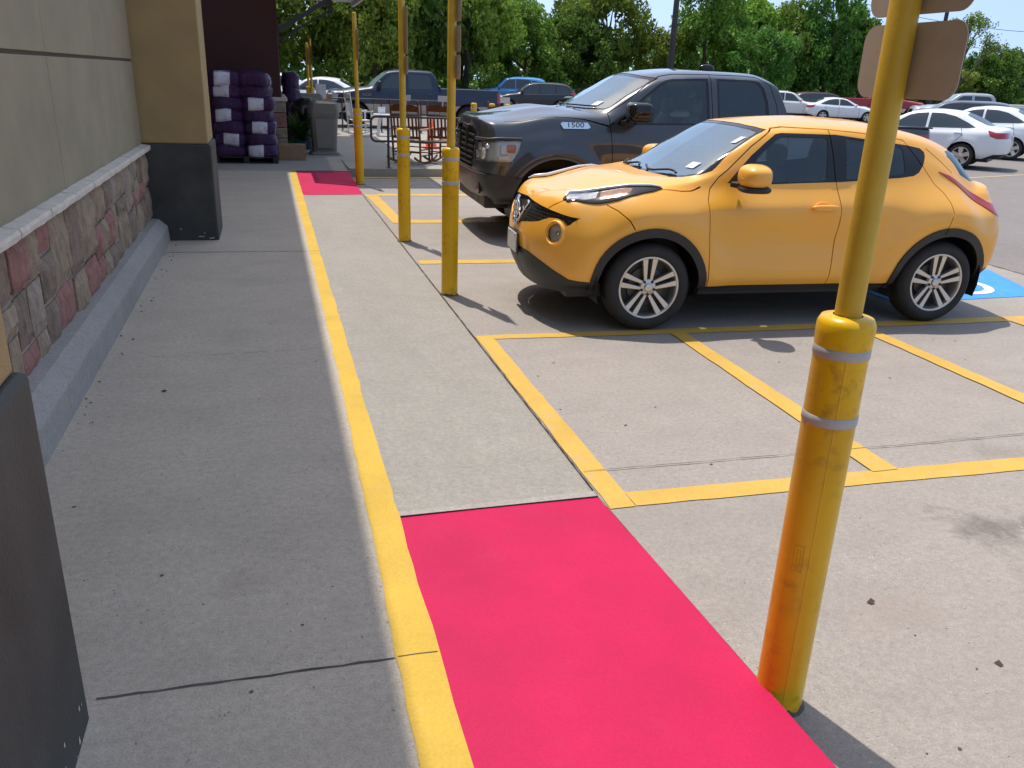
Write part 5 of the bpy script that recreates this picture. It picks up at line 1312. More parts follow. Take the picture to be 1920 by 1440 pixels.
# ---------------------------------------------------------------- the store
def build_store():
    b = empty("store_building", (0, 0, 0)); tag(b, "beige stucco store front with dark pilaster bases, stone wainscot and maroon end wall", "building")
    WX = -1.215
    w = MB(); w.mm((-4, 2.0, .05), (WX - .012, 9.0, 7.2), mat=1)
    # stucco panels with reveal joints
    ycut = [2.0, 2.35, 4.05, 5.62, 7.18, 9.0]; zcut = [1.0, 1.81, 3.3, 4.8, 6.3, 7.2]
    for i in range(len(ycut) - 1):
        for j in range(len(zcut) - 1):
            w.mm((WX - .011, ycut[i] + (.004 if i else 0), zcut[j] + (.011 if j else 0)), (WX + .006, ycut[i + 1] - .004, zcut[j + 1] - .011))
    w.build("wall", [M['stucco_grey'], pmat("wall_reveal", (.13, .11, .08), .95)], b, bevel=.004)
    # stone wainscot
    rnd = random.Random(11); s = MB(); s.mm((WX, 2.0, .10), (WX + .008, 9.0, .99), mat=4)
    def split(y0, y1, z0, z1, d=0):
        wy, wz = y1 - y0, z1 - z0
        if wy > .80 or (wy > .44 and wz > .6) or (wy > .46 and rnd.random() < .5):
            if wy > .8 or (wy > wz * 1.0 and rnd.random() < .62): c = y0 + wy * rnd.uniform(.36, .64); return split(y0, c, z0, z1, d + 1) + split(c, y1, z0, z1, d + 1)
        if wz > .50 or (wz > .32 and rnd.random() < .40):
            c = z0 + wz * rnd.uniform(.34, .66); return split(y0, y1, z0, c, d + 1) + split(y0, y1, c, z1, d + 1)
        if wy > .44: c = y0 + wy * rnd.uniform(.36, .64); return split(y0, c, z0, z1) + split(c, y1, z0, z1)
        return [(y0, y1, z0, z1)]
    for (y0, y1, z0, z1) in split(2.0, 9.0, .30, .985):
        mt = rnd.choices([0, 1, 2, 3], [.38, .24, .22, .16])[0]; g = .010; d = rnd.uniform(.026, .058)
        ny, nz = max(2, int((y1 - y0) / .06)), max(2, int((z1 - z0) / .06)); V = []; F = []
        for a in range(ny + 1):
            for c in range(nz + 1):
                ed = a in (0, ny) or c in (0, nz)
                yy = y0 + g + (y1 - y0 - 2 * g) * a / ny + (rnd.uniform(-.006, .006)); zz = z0 + g + (z1 - z0 - 2 * g) * c / nz + rnd.uniform(-.006, .006)
                V.append((WX + (d * .45 if ed else d + rnd.uniform(-.007, .007)), yy, zz))
        for a in range(ny):
            for c in range(nz): F.append((a * (nz + 1) + c, (a + 1) * (nz + 1) + c, (a + 1) * (nz + 1) + c + 1, a * (nz + 1) + c + 1))
        base = len(V)
        rim = [a * (nz + 1) for a in range(ny + 1)] + [ny * (nz + 1) + c for c in range(1, nz + 1)] + [a * (nz + 1) + nz for a in range(ny - 1, -1, -1)] + [c for c in range(nz - 1, 0, -1)]
        V += [(WX + .004, V[i][1], V[i][2]) for i in rim]
        for q in range(len(rim)): F.append((rim[q], rim[(q + 1) % len(rim)], base + (q + 1) % len(rim), base + q))
        s.add(V, F, mt)
    so_ = s.build("stone_wainscot", [M['stone_tan'], M['stone_red'], M['stone_brown'], M['stone_grey'], M['mortar']], b)
    c = MB(); y = 2.0; V = []
    while y < 9.0:
        L = rnd.uniform(.50, .66); y1 = min(9.0, y + L)
        if 9.0 - y1 < .2: y1 = 9.0
        n = 7; V = []; F = []; prof = [(0, -.0), (.060, .002), (.082, .012), (.086, .038), (.080, .056), (.0, .066)]
        for i in range(n + 1):
            yy = y + .006 + (y1 - y - .012) * i / n
            for (dx, dz) in prof: V.append((WX + dx + (rnd.uniform(-.003, .003) if dx > .05 else 0), yy, .985 + dz + rnd.uniform(-.0025, .0025)))
        k = len(prof)
        for i in range(n):
            for j in range(k - 1): F.append((i * k + j, i * k + j + 1, (i + 1) * k + j + 1, (i + 1) * k + j))
        F += [tuple(range(k)), tuple(range(n * k, n * k + k))[::-1]]
        c.add(V, F, 0); y = y1
    c.build("stone_cap", M['cap_stone'], b)
    kb = MB(); kb.prism([(-1.25, .05), (-1.035, .05), (-1.045, .262), (-1.125, .335), (-1.25, .345)], 'Y', 2.05, 8.86)
    kb.prism([(-1.25, .05), (-1.035, .05), (-1.05, .255), (-1.128, .325), (-1.25, .335)], 'Y', 8.86, 8.995)
    kb.build("base_kerb", M['kerb_grey'], b, bevel=.012)
    for (y0, y1, zs) in ((.25, 2.03, 1.10), (9.0, 9.80, 1.055)):
        p = MB(); p.mm((-1.8, y0 + .022, zs), (-.595, y1 - .022, 7.2)); po = p.build("pilaster", M['stucco_tan'], b, bevel=.012)
        q = MB(); q.mm((-1.8, y0, .05), (-.570, y1, zs)); q.build("plinth", M['plinth_dark'], po, bevel=.018)
        ch = MB(); rr = random.Random(3)
        for _ in range(9):
            yy = rr.uniform(y1 - .35, y1 - .01) if y0 < 5 else rr.uniform(y0, y0 + .02); zz = H + abs(rr.gauss(0, .055)) + .004; sx = rr.uniform(.003, .012)
            if y0 < 5: ch.add([(-.5685, yy, zz), (-.5685, yy + sx, zz + .002), (-.5685, yy + sx * .7, zz + sx * 2.2), (-.5685, yy - sx * .2, zz + sx * 1.6)], [(0, 1, 2, 3)])
            else:
                xx = rr.uniform(-1.0, -.60); ch.add([(xx, y0 - .0015, zz * .6 + .045), (xx + sx * 2, y0 - .0015, zz * .6 + .045), (xx + sx * 2, y0 - .0015, zz * .6 + .045 + sx), (xx, y0 - .0015, zz * .6 + .045 + sx * .7)], [(0, 1, 2, 3)])
        ch.build("chipped_paint", M['cap_stone'], po, fixn=False)
    back = MB(); back.mm((-12, -8, .05), (-3.2, 17.9, 7.2)); back.mm((-3.2, -8, .05), (-1.3, .25, 7.2)); back.build("rear_volume", M['stucco_tan'], b)
    rf = MB(); rf.mm((-12, -8, 7.2), (-.528, 17.75, 7.55)); rf.build("cornice", M['stucco_tan'], b, bevel=.02)
    mw = MB(); mw.mm((-4.5, 17.80, .05), (.27, 30.0, 7.6)); mw.build("end_wall", M['maroon'], b, bevel=.02)
    sb = MB(); rnd = random.Random(4)
    for (x0, x1) in ((-2.2, -1.6), (-1.6, -1.05), (-1.05, -.5), (-.5, -.1), (-.1, .345)):
        z = .145
        while z < 1.19:
            z1 = min(1.20, z + rnd.choice([.2, .28, .36]))
            if 1.20 - z1 < .1: z1 = 1.20
            sb.mm((x0 + .006, 17.72, z + .006), (x1 - .006, 17.80 if x1 < .3 else 29.9, z1 - .006), mat=rnd.choice([0, 0, 1, 2, 3])); z = z1
    sb.build("stone_wainscot", [M['stone_tan'], M['stone_red'], M['stone_brown'], M['stone_grey']], b, bevel=.012)
    cp = MB(); cp.mm((-2.3, 17.68, 1.20), (.375, 17.80, 1.275)); cp.mm((.27, 17.80, 1.20), (.375, 29.9, 1.275)); cp.build("stone_cap", M['cap_stone'], b, bevel=.015)
    # metal awning over the garden entrance
    aw = MB(); z0 = 3.52
    for q in range(46): aw.mm((.28, 15.15 + q * .215, z0 + .06), (2.42, 15.15 + q * .215 + .185, z0 + .085))
    for x in (.33, 2.40): aw.bar((x, 15.15, z0), (x, 25.05, z0), .07, .10, mat=0)
    ao = aw.build("awning", [M['awning'], M['dark_metal']], b)
    for y in (17.95,):
        st = MB(); st.bar((.28, y, 2.32), (1.27, y, 2.90), .028, .04); st.bar((1.29, y, 2.84), (1.29, y, 3.12), .07, .10, up=(0, 1, 0)); st.bar((.28, y, 2.50), (1.95, y, z0), .05, .085, mat=1); st.mm((.27, y - .07, 2.24), (.30, y + .07, 2.66))
        st.build("awning_strut", [M['dark_metal'], M['rail_metal']], ao)
    return b
build_store()
# ---------------------------------------------------------------- sign posts with yellow sleeves
def yellow_plastic():
    t = NT("yellow_sleeve"); v = t.pos(True)
    n1 = t.noise(v, 3.2, 5, .6, stretch=(1, 1, .5)); n2 = t.noise(v, 26, 4, .6)
    c = t.ramp(n1, [(.35, (.70, .39, .004)), (.7, (.88, .53, .006))])
    scuff = t.mix(1.0, t.ramp(n2, [(.5, 0.0), (.75, 1.0)]), t.ramp(t.noise(v, 2.2, 4), [(.42, 0.0), (.60, .85)]), 'MULTIPLY')
    c = t.mix(scuff, c, (.26, .13, .02))
    t.link(c, t.b.inputs["Base Color"]); t.b.inputs["Roughness"].default_value = .33; t.b.inputs["Specular IOR Level"].default_value = .35; t.b.inputs["Coat Weight"].default_value = .06
    t.bump(n1, .05, .02); return t.mat
M['sleeve'] = yellow_plastic()
M['sleeve_scuffed'] = M['sleeve'].copy()
M['pole_yellow'] = pmat("pole_yellow_paint", (.62, .385, .030), .5, var=.12, vscale=7, bump=.08, bscale=120)

def sign_post(x, y, z0, label, signs, top=2.68, lean=(0, 0), rot=0.0, seed=0, facing=0.0):
    root = empty("sign_post", (x, y, z0)); tag(root, label, "sign post", "yellow sleeved sign posts")
    root.rotation_euler = (R(lean[0]), R(lean[1]), R(rot))
    s = MB(); s.lathe([(.074, .0), (.0715, .012), (.0700, .04), (.0700, 1.128), (.0720, 1.160), (.0738, 1.190), (.0728, 1.212), (.065, 1.228), (.0375, 1.233)], n=44)
    so_ = s.build("sleeve", M['sleeve'], root)
    if seed == 0:
        em = MB()
        q = Vector((math.cos(R(222)), math.sin(R(222)), 0)); e = Vector((-q.y, q.x, 0))
        for (a, b) in (((-.012, .50), (.012, .50)), ((.012, .50), (.012, .58)), ((.012, .58), (-.012, .58)), ((-.012, .58), (-.012, .50)), ((-.004, .515), (-.004, .565)), ((.004, .515), (.004, .565))):
            em.bar(q * .0700 + e * a[0] + Vector((0, 0, a[1])), q * .0700 + e * b[0] + Vector((0, 0, b[1])), .0022, .0022)
        em.build("embossed_mark", M['sleeve'], so_)
    sm = MB(); sm.bar((.0695 * math.cos(-2.0), .0695 * math.sin(-2.0), .02), (.0695 * math.cos(-2.0), .0695 * math.sin(-2.0), 1.17), .003, .003, up=(1, 0, 0)); sm.build("mould_seam", M['sleeve'], so_)
    for z in (1.140, .953):
        b = MB(); b.lathe([(.0702, z - .014), (.0722, z - .012), (.0722, z + .012), (.0702, z + .014)], n=44); b.build("reflective_band", M['reflect_band'], so_)
    bs = MB(); rr = random.Random(seed + 2); n = 26; prof = []
    V = []
    for k in range(n):
        t = 2 * math.pi * k / n; V.append((.078 * math.cos(t) * rr.uniform(.97, 1.08), .078 * math.sin(t) * rr.uniform(.97, 1.08), 0)); V.append((.071 * math.cos(t), .071 * math.sin(t), rr.uniform(.008, .024)))
    bs.add(V, [(2 * k, (2 * k + 2) % (2 * n), (2 * k + 3) % (2 * n), 2 * k + 1) for k in range(n)]); bs.build("base_gap", M['joint'], root)
    p = MB(); p.lathe([(.034, 1.0), (.034, top - .012), (.028, top), (.001, top + .002)], n=28); po = p.build("pole", M['pole_yellow'], root)
    for (zb, w, h, r) in signs:
        g = MB(); q = rrect(-w / 2, w / 2, zb, zb + h, r, 6)
        g.prism(q, 'X', .0365, .0385, 0); g.prism([(a * .99, zb + h / 2 + (c - zb - h / 2) * .99) for a, c in q], 'X', .0388, .0394, 1)
        sg = g.build("sign_panel", [M['sign_back'], M['sign_face']], root, fixn=True)
        bo = MB()
        for zz in (zb + h * .2, zb + h * .8) if h > .2 else (zb + h * .5,):
            bo.lathe([(.001, .047), (.011, .045), (.011, .0385)], c=(0, 0, zz), n=6, axis='X')
        bo.build("bolt", M['bolt'], sg)
    return root
posts = [
 (1.405, 1.735, 0, "yellow sleeved post with tan sign backs at the near pink ramp", [(1.760, .335, .165, .038), (1.942, .335, .46, .038)], 2.72, (0, 0)),
 (1.418, 6.85, 0, "yellow sleeved post standing in front of the grille of the dark pickup", [(1.755, .305, .18, .03), (1.955, .305, .19, .03), (2.175, .305, .46, .03)], 2.72, (0, 0)),
 (1.408, 9.33, 0, "yellow sleeved post in front of the leftmost brown rocking chair, beside the striped aisle", [(1.78, .305, .18, .03), (1.98, .305, .46, .03)], 2.72, (0, -.35)),
 (1.43, 14.48, 0, "yellow sleeved post at the outer corner of the distant pink ramp", [(1.98, .305, .46, .03)], 2.68, (0, -.5)),
 (1.16, 24.0, .145, "thin distant yellow post behind the grey bins, nearer of the far pair", [(1.8, .305, .46, .03)], 2.44, (0, 0)),
 (1.15, 25.6, .145, "thin distant yellow post behind the grey bins, farther of the far pair", [(1.8, .305, .46, .03)], 2.38, (0, 0))]
for i, (x, y, z, lb, sg, top, ln) in enumerate(posts): sign_post(x, y, z, lb, sg, top, ln, seed=i)

for (x, y, lb) in ((4.78, 20.4, "short yellow bollard left of the last rocking chair's tag"), (5.23, 20.4, "short yellow bollard right behind the last rocking chair's tag"), (5.62, 20.4, "short yellow bollard farthest right, near the black parked wagon")):
    b = MB(); b.lathe([(.075, 0), (.075, 1.02), (.07, 1.045), (.05, 1.06), (.001, 1.063)], n=28)
    rt = empty("bollard", (x, y, .145)); tag(rt, lb, "bollard", "short yellow bollards")
    o = b.build("bollard_sleeve", M['sleeve'], rt)
    k = MB(); k.lathe([(.0755, .92), (.077, .92), (.077, .95), (.0755, .95)], n=28); k.build("reflective_band", M['reflect_band'], rt)

# ---------------------------------------------------------------- mulch bags on their pallets
def bag_mat():
    t = NT("purple_bag"); v = t.pos(True); n = t.noise(v, 9, 4, .6)
    t.link(t.ramp(n, [(.35, (.026, .004, .038)), (.6, (.062, .010, .095)), (.8, (.10, .02, .15))]), t.b.inputs["Base Color"])
    t.b.inputs["Roughness"].default_value = .38; t.b.inputs["Coat Weight"].default_value = .15
    t.bump(t.math('ADD', t.noise(v, 14, 5, .65, stretch=(1, 1, 2.5)), t.noise(v, 40, 3)), .9, .045); return t.mat
M['bag'] = bag_mat()
def label_mat():
    t = NT("bag_label"); v = t.pos(True); n = t.noise(v, 55, 3, .6, stretch=(1, 1, 1.6)); n2 = t.noise(v, 9, 2)
    c = t.mix(t.ramp(n2, [(.52, 0.0), (.6, 1.0)]), (.62, .61, .66), t.ramp(n, [(.48, (.62, .61, .66)), (.56, (.22, .20, .30))]))
    t.link(c, t.b.inputs["Base Color"]); t.b.inputs["Roughness"].default_value = .35; t.bump(t.noise(v, 22, 4), .4, .02); return t.mat
M['bag_label'] = label_mat()
def bag_mesh(seed, w, d, h):
    rnd = random.Random(seed); ph = [rnd.uniform(0, 6.28) for _ in range(8)]
    def tp(p):
        x, y, z = p
        k = 1 + .05 * math.sin(7 * x / w + ph[0]) * math.cos(5 * y / d + ph[1])
        e = (abs(2 * x / w) ** 4 + abs(2 * y / d) ** 6)
        return [x * (1 + .035 * math.sin(9 * y + ph[2])) + .012 * math.sin(22 * z + ph[3]), y * (1 + .03 * math.sin(8 * x + ph[4])) + .02 * math.sin(14 * x + ph[6]) * (1 if y < 0 else .3), z * k * (1 - .12 * min(1, e)) - .012 * abs(2 * x / w) ** 2 + .008 * math.sin(13 * x + ph[5])]
    return superell((0, 0, 0), (w, d, h), 4.2, 44, 18, tp)
def bag_stack(x0, y0, z0, where, seed, layers=7, cols=2, lab=True, w=.555, d=1.0, group="bags"):
    tg = empty("pallet", (x0 + w * cols / 2 + .0, y0 + d / 2, z0)); tag(tg, "dark wooden pallet at the foot " + where, "pallet")
    p = MB(); W = w * cols + .04
    for q in range(7): p.mm((-W / 2, -d / 2 + q * d / 7 + .01, .105), (W / 2, -d / 2 + (q + 1) * d / 7 - .02, .125))
    for xx in (-W / 2, -.05, W / 2 - .1): p.mm((xx, -d / 2, .02), (xx + .1, d / 2, .105))
    for q in (0, 3, 6): p.mm((-W / 2, -d / 2 + q * d / 7, 0), (W / 2, -d / 2 + q * d / 7 + .1, .02))
    p.build("deck", M['pallet'], tg, bevel=.004)
    ord_ = ["bottom", "second", "third", "fourth", "fifth", "sixth", "top"] if layers == 7 else ["bottom", "lower middle", "middle", "upper middle", "fifth", "top"][:layers - 1] + ["top"]
    h = (1.70 - z0 - .125) / layers; rnd = random.Random(seed)
    for L in range(layers):
        for cI in range(cols):
            sh = rnd.uniform(-.02, .02) - .010 * L * (1 if cI else .2)
            hh = h * 1.5; o = MB(); v, f = bag_mesh(seed * 50 + L * 5 + cI, w * 1.15, d, hh); o.add(v, f, 0, True)
            has = lab and ((L % 2 == 0 and cI == 1) or (L % 2 == 1 and cI == 0) if L < layers - 1 else cI == 0)
            nm = f"purple mulch bag, {['left', 'right'][cI] if cols > 1 else 'single'} in {ord_[L]} layer {where}"
            rt = empty("mulch_bag", (x0 + w * (cI + .5) + sh, y0 + d / 2 + rnd.uniform(-.02, .02), z0 + .125 + h * (L + .5)), R(rnd.uniform(-2, 2)))
            tag(rt, nm, "bag", group)
            bo = o.build("sack", M['bag'], rt)
            if has:
                # printed white panel lying on the folded bag end
                bv = BVHTree.FromPolygons([Vector(a) for a in v], f); P = []; nx, nz = 12, 12; lx = rnd.uniform(-.09, .03); lw = .27
                ok = True
                for a in range(nx + 1):
                    for b in range(nz + 1):
                        xx = lx + lw * (a / nx - .5) + .012 * (b / nz); zz = hh * (-.43 + .86 * b / nz) + .012 * (a / nx - .5)
                        q = bv.ray_cast(Vector((xx, -2, zz)), Vector((0, 1, 0)))[0]
                        P.append(Vector((xx, (q.y if q else -d * .40) - .004, zz)))
                lb = MB(); lb.add(P, [(a * (nz + 1) + b, (a + 1) * (nz + 1) + b, (a + 1) * (nz + 1) + b + 1, a * (nz + 1) + b + 1) for a in range(nx) for b in range(nz)], 0, True)
                lb.build("bag_label", M['bag_label'], rt, fixn=False)
            if cI == cols - 1 and L in (1, 2, 4, 6):
                lb = MB(); bv = BVHTree.FromPolygons([Vector(a) for a in v], f); P = []
                for b in range(11):
                    zz = hh * (-.36 + .72 * b / 10)
                    for dy in (0, .035 + .01 * math.sin(b * 2.1)):
                        yy = -d * .36 + dy; q = bv.ray_cast(Vector((2, yy, zz)), Vector((-1, 0, 0)))[0]
                        P.append(Vector(((q.x if q else w * .4) + .004, yy, zz)))
                lb.add(P, [(2 * b, 2 * b + 1, 2 * b + 3, 2 * b + 2) for b in range(10)], 0, True); lb.build("white_edge", M['bag_label'], rt, fixn=False)
bag_stack(-1.0, 16.55, .115, "of the stack by the maroon wall", 3, group="mulch bags before the maroon wall")
bag_stack(.36, 20.3, .145, "of the pile behind the wall corner", 9, layers=5, cols=1, lab=False, w=.34, group="mulch bags behind the wall corner")

# ---------------------------------------------------------------- box, bins, fern
cb = empty("cardboard_box", (.40, 17.32, .138)); tag(cb, "low brown cardboard box on the walk beside the mulch bags", "box")
b = MB(); b.mm((-.26, -.19, 0), (.26, .19, .285)); b.build("carton", M['card'], cb, bevel=.006)
b = MB(); b.mm((-.262, -.02, .286), (.262, .02, .2885)); b.mm((-.262, -.192, .1), (-.2605, .192, .104)); b.build("tape", pmat("tape_brown", (.40, .27, .16), .35), cb)

def bin_(x, y, z, rz, label, s=1.0):
    root = empty("rubbish_bin", (x, y, z), rz); tag(root, label, "bin", "grey rubbish bins")
    def loft(levels, nm, m, cap=True, parent=root, r=.05, bev=.006):
        o = MB(); V = []; n = None
        for (wx, wy, zz, oy) in levels:
            q = rrect(-wx / 2, wx / 2, -wy / 2, wy / 2, min(wx, wy) * .14, 4); n = len(q); V += [(a * s, (c + oy) * s, zz * s) for a, c in q]
        F = [(i * n + k, i * n + (k + 1) % n, (i + 1) * n + (k + 1) % n, (i + 1) * n + k) for i in range(len(levels) - 1) for k in range(n)]
        F += [tuple(range(n))[::-1], tuple(range((len(levels) - 1) * n, len(levels) * n))]
        o.add(V, F); return o.build(nm, m, parent, bevel=bev)
    body = loft([(.60, .60, .0, 0), (.60, .60, .025, 0), (.54, .54, .06, 0), (.47, .46, .065, 0), (.49, .48, .3, 0), (.545, .53, .74, 0), (.55, .535, .76, 0)], "body", M['bin'])
    lid = loft([(.575, .56, .735, 0), (.59, .575, .78, 0), (.60, .58, .84, 0), (.585, .57, .92, 0), (.555, .53, 1.0, 0), (.50, .46, 1.045, 0), (.40, .34, 1.065, 0)], "lid", M['bin'])
    f = MB(); f.prism([(-.245 * s, .80 * s), (-.05 * s, .795 * s), (0, .765 * s), (.05 * s, .795 * s), (.245 * s, .80 * s), (.225 * s, 1.0 * s), (-.225 * s, 1.0 * s)], 'Y', -.30 * s, -.27 * s); f.build("flap", M['bin'], lid, bevel=.01)
    pn = MB(); pn.prism([(-.17 * s, .13 * s), (.17 * s, .13 * s), (.20 * s, .70 * s), (-.20 * s, .70 * s)], 'Y', -.277 * s, -.235 * s); pn.build("side_panel", M['bin'], body, bevel=.012)
    return root
bin_(1.10, 18.45, .145, R(2), "grey-brown rubbish bin standing in front, closest to the walk", 1.02)
bin_(.93, 20.9, .145, R(8), "grey-brown rubbish bin half hidden behind the other one, dark bag over its side", 1.08)
bg2 = MB(); v, f = superell((0, 0, 0), (.55, .42, .62), 2.4, 22, 14, lambda p: [p[0] * (1 + .1 * math.sin(9 * p[2])), p[1], p[2] * (1 + .12 * math.sin(7 * p[0]))]); bg2.add(v, f, 0, True)
o = bg2.build("rubbish_bag", M['black_gloss'], fixn=True); o.location = (.74, 19.6, .92); tag(o, "dark plastic rubbish bag bulging beside the rear bin", "bag")
bs_ = MB(); bs_.lathe([(.20, 0), (.22, .3), (.19, .62), (.001, .63)], n=20); o = bs_.build("dark_drum", pmat("drum_blue_black", (.012, .018, .035), .45), fixn=True); o.location = (.74, 19.6, .145); tag(o, "dark drum holding up the rubbish bag behind the fern", "drum")

def fern(x, y, z, label):
    root = empty("potted_fern", (x, y, z)); tag(root, label, "plant")
    p = MB(); p.lathe([(.001, 0), (.10, 0), (.14, .22), (.15, .23), (.14, .235), (.12, .21), (.001, .2)], n=22); p.build("pot", pmat("pot_blue", (.03, .14, .28), .35), root)
    o = MB(); rnd = random.Random(8)
    for k in range(150):
        a = rnd.uniform(0, 6.28); el = rnd.uniform(.5, 1.5); L = rnd.uniform(.35, .85); P = []
        for q in range(9):
            t = q / 8; rr_ = L * t * math.cos(el * .6) * .62; zz = .22 + L * math.sin(el) * t * 1.05 - .62 * L * t * t * (1.2 - el * .5)
            P.append(Vector((rr_ * math.cos(a), rr_ * math.sin(a), zz)))
        for q in range(8):
            d = (P[q + 1] - P[q]); sd_ = d.cross(Vector((0, 0, 1)))
            if sd_.length < 1e-5: continue
            sd_.normalize(); w = .05 * math.sin(math.pi * (q + .7) / 9) + .006
            for sg in (1, -1): o.add([P[q], P[q] + d * .5, P[q] + d * .75 + sd_ * w * sg], [(0, 1, 2)]); o.add([P[q] + d * .5, P[q + 1], P[q] + d * 1.3 + sd_ * w * sg], [(0, 1, 2)])
    o.build("fronds", M['fern'], root, fixn=False); return root
fern(.62, 18.75, .145, "leafy green fern in a blue pot between the maroon wall and the bins")

# ---------------------------------------------------------------- rails
def rail(x0, y0, x1, y1, z0, label, posts_, top=.905, low=.48, bend=True):
    root = empty("handrail", (x0, y0, z0), math.atan2(y1 - y0, x1 - x0)); tag(root, label, "railing")
    L = math.hypot(x1 - x0, y1 - y0); r = .021
    t = MB()
    if bend:
        pts = []
        for k in range(7): a = R(90 + 90 * k / 6); pts.append((.09 + .09 * math.cos(a), 0, top - .09 + .09 * math.sin(a)))
        for k in range(7): a = R(180 + 90 * k / 6); pts.append((.09 + .09 * math.cos(a), 0, low + .09 + .09 * math.sin(a)))
        t.tube([(L, 0, top)] + pts + [(L, 0, low)], r, 10)
    else: t.tube([(0, 0, top), (L, 0, top)], r, 10); t.tube([(0, 0, low), (L, 0, low)], r, 10)
    t.build("rail", M['rail_metal'], root)
    for p in posts_:
        b = MB(); b.tube([(p, 0, 0), (p, 0, top)], r * 1.1, 10); b.lathe([(.06, 0), (.06, .008), (.02, .01)], c=(p, 0, 0), n=16); b.build("rail_post", M['rail_metal'], root)
    return root
rail(1.78, 15.75, 6.3, 15.75, .145, "black tube handrail along the kerb in front of the brown rocking chairs", [.31, 1.9, 3.4], .905, .475)
rail(1.5, 25.7, 4.95, 25.7, .145, "black tube handrail at the back, in front of the blue pickup", [.58, 1.72, 2.9], .93, .55, False)

# ---------------------------------------------------------------- rocking chairs, table, cone
def rocking_chair(x, y, z, rz, label, wood, seatw, group, tag_=True):
    root = empty("rocking_chair", (x, y, z), rz); tag(root, label, "chair", group)
    W, D = .60, .50   # chair faces local -y? here it faces +y ; back at -y
    back_t = Matrix.Rotation(R(7), 3, 'X')
    def BP(xx, hh): p = back_t @ Vector((0, 0, hh)); return (xx, -D / 2 + p.y * 1.0, .40 + p.z)
    fr = MB()
    for sx in (-1, 1):
        fr.tube([(sx * W / 2, -D / 2 + .02, .05), BP(sx * W / 2, 0), BP(sx * W / 2, .74)], [.021, .022, .019], 10)
        fr.tube([(sx * W / 2, D / 2, .05), (sx * W / 2, D / 2, .64)], .021, 10)
        fr.lathe([(.001, .055), (.016, .05), (.024, .03), (.016, .01), (.02, 0)], c=BP(sx * W / 2, .735), n=12)
        for zz in (.16, .27): fr.tube([(sx * W / 2, -D / 2, zz), (sx * W / 2, D / 2, zz)], .012, 8)
    for zz in (.19, .29): fr.tube([(-W / 2, D / 2, zz), (W / 2, D / 2, zz)], .012, 8)
    fr.tube([(-W / 2, -D / 2, .22), (W / 2, -D / 2, .22)], .012, 8); fr.build("frame", wood, root)
    bk = MB(); n = 12; V = []; F = []
    for k in range(n + 1):
        t = k / n; xx = -W / 2 + W * t; a = BP(xx, .58); c = BP(xx, .68 + .045 * math.sin(math.pi * t))
        for (p, dy) in ((a, -.012), (a, .012), (c, .012), (c, -.012)): V.append((p[0], p[1] + dy, p[2]))
    for k in range(n):
        for q in range(4): F.append((4 * k + q, 4 * k + (q + 1) % 4, 4 * k + 4 + (q + 1) % 4, 4 * k + 4 + q))
    bk.add(V, F)
    bk.bar(BP(-W / 2, .50), BP(W / 2, .50), .022, .045); bk.bar(BP(-W / 2, .10), BP(W / 2, .10), .022, .05)
    for k in range(7):
        xx = -W / 2 + W * (k + .75) / 7.5; bk.bar(BP(xx, .10), BP(xx, .50), .035, .014, up=(0, 1, 0))
    bk.build("backrest", wood, root)
    st = MB()
    for k in range(8): st.mm((-W / 2 + .01, -D / 2 + .02 + k * .062, .395 + .01 * abs(k - 3) / 3), (W / 2 - .01, -D / 2 + .072 + k * .062, .415 + .01 * abs(k - 3) / 3))
    st.mm((-W / 2, D / 2 - .02, .36), (W / 2, D / 2 + .005, .40)); st.build("seat", seatw, root)
    for sx in (-1, 1):
        a = MB(); a.bar((sx * W / 2, -D / 2 - .06, .645), (sx * W / 2, D / 2 + .06, .665), .085, .022); a.build("armrest", seatw, root, bevel=.008)
        r_ = MB(); pts = []
        for k in range(15):
            t = -1 + 2 * k / 14; pts.append((sx * W / 2, t * .47, .022 + .12 * t * t))
        for a_, c_ in zip(pts, pts[1:]): r_.bar(a_, c_, .026, .04)
        r_.build("rocker", wood, root)
    if tag_:
        p = MB(); q = BP(.05, .80); p.box((q[0], q[1], q[2] + .03), (.20, .004, .11), rz=.1); p.bar((q[0], q[1], q[2] - .11), (q[0], q[1], q[2]), .03, .004); p.build("price_tag", M['paper'], root)
    return root
rocking_chair(2.70, 16.75, .145, R(-38), "brown rocking chair with paper tag, left of the two behind the kerb handrail", M['wood'], M['wood_sunlit'], "brown rocking chairs")
rocking_chair(3.43, 16.85, .145, R(-38), "brown slatted rocking chair partly hidden by the yellow post and the dark pickup grille", M['wood'], M['wood_sunlit'], "brown rocking chairs")
rocking_chair(4.75, 17.3, .145, R(-30), "brown rocking chair showing only its top rail over the dark bonnet", M['wood'], M['wood_sunlit'], "brown rocking chairs")
rocking_chair(2.42, 24.2, .145, R(-80), "white rocking chair behind the yellow post, by the white side table", M['white_plastic'], M['white_plastic'], "white garden furniture", False)
tb = empty("side_table", (3.12, 24.3, .145)); tag(tb, "small white side table next to the white rocking chair", "table", "white garden furniture")
t = MB(); 
for q in range(6): t.mm((-.29, -.24 + q * .08, .56), (.29, -.17 + q * .08, .585))
t.build("table_top", M['white_plastic'], tb, bevel=.006)
for sx in (-1, 1):
    for sy2 in (-1, 1): l = MB(); l.bar((sx * .2, sy2 * .17, .0), (sx * .1, sy2 * .12, .56), .05, .03); l.build("leg", M['white_plastic'], tb)
pp = MB(); pp.box((0, 0, .11), (.22, .01, .16), rz=.3); pp.bar((-.05, 0, 0), (-.02, 0, .06), .02, .02); o = pp.build("tabletop_notice", M['paper']); o.location = (3.05, 24.3, .145 + .585); tag(o, "crumpled white notice lying on the white side table", "notice")
cn = empty("traffic_cone", (3.72, 20.3, .145)); tag(cn, "orange traffic cone between the two brown rocking chairs", "cone")
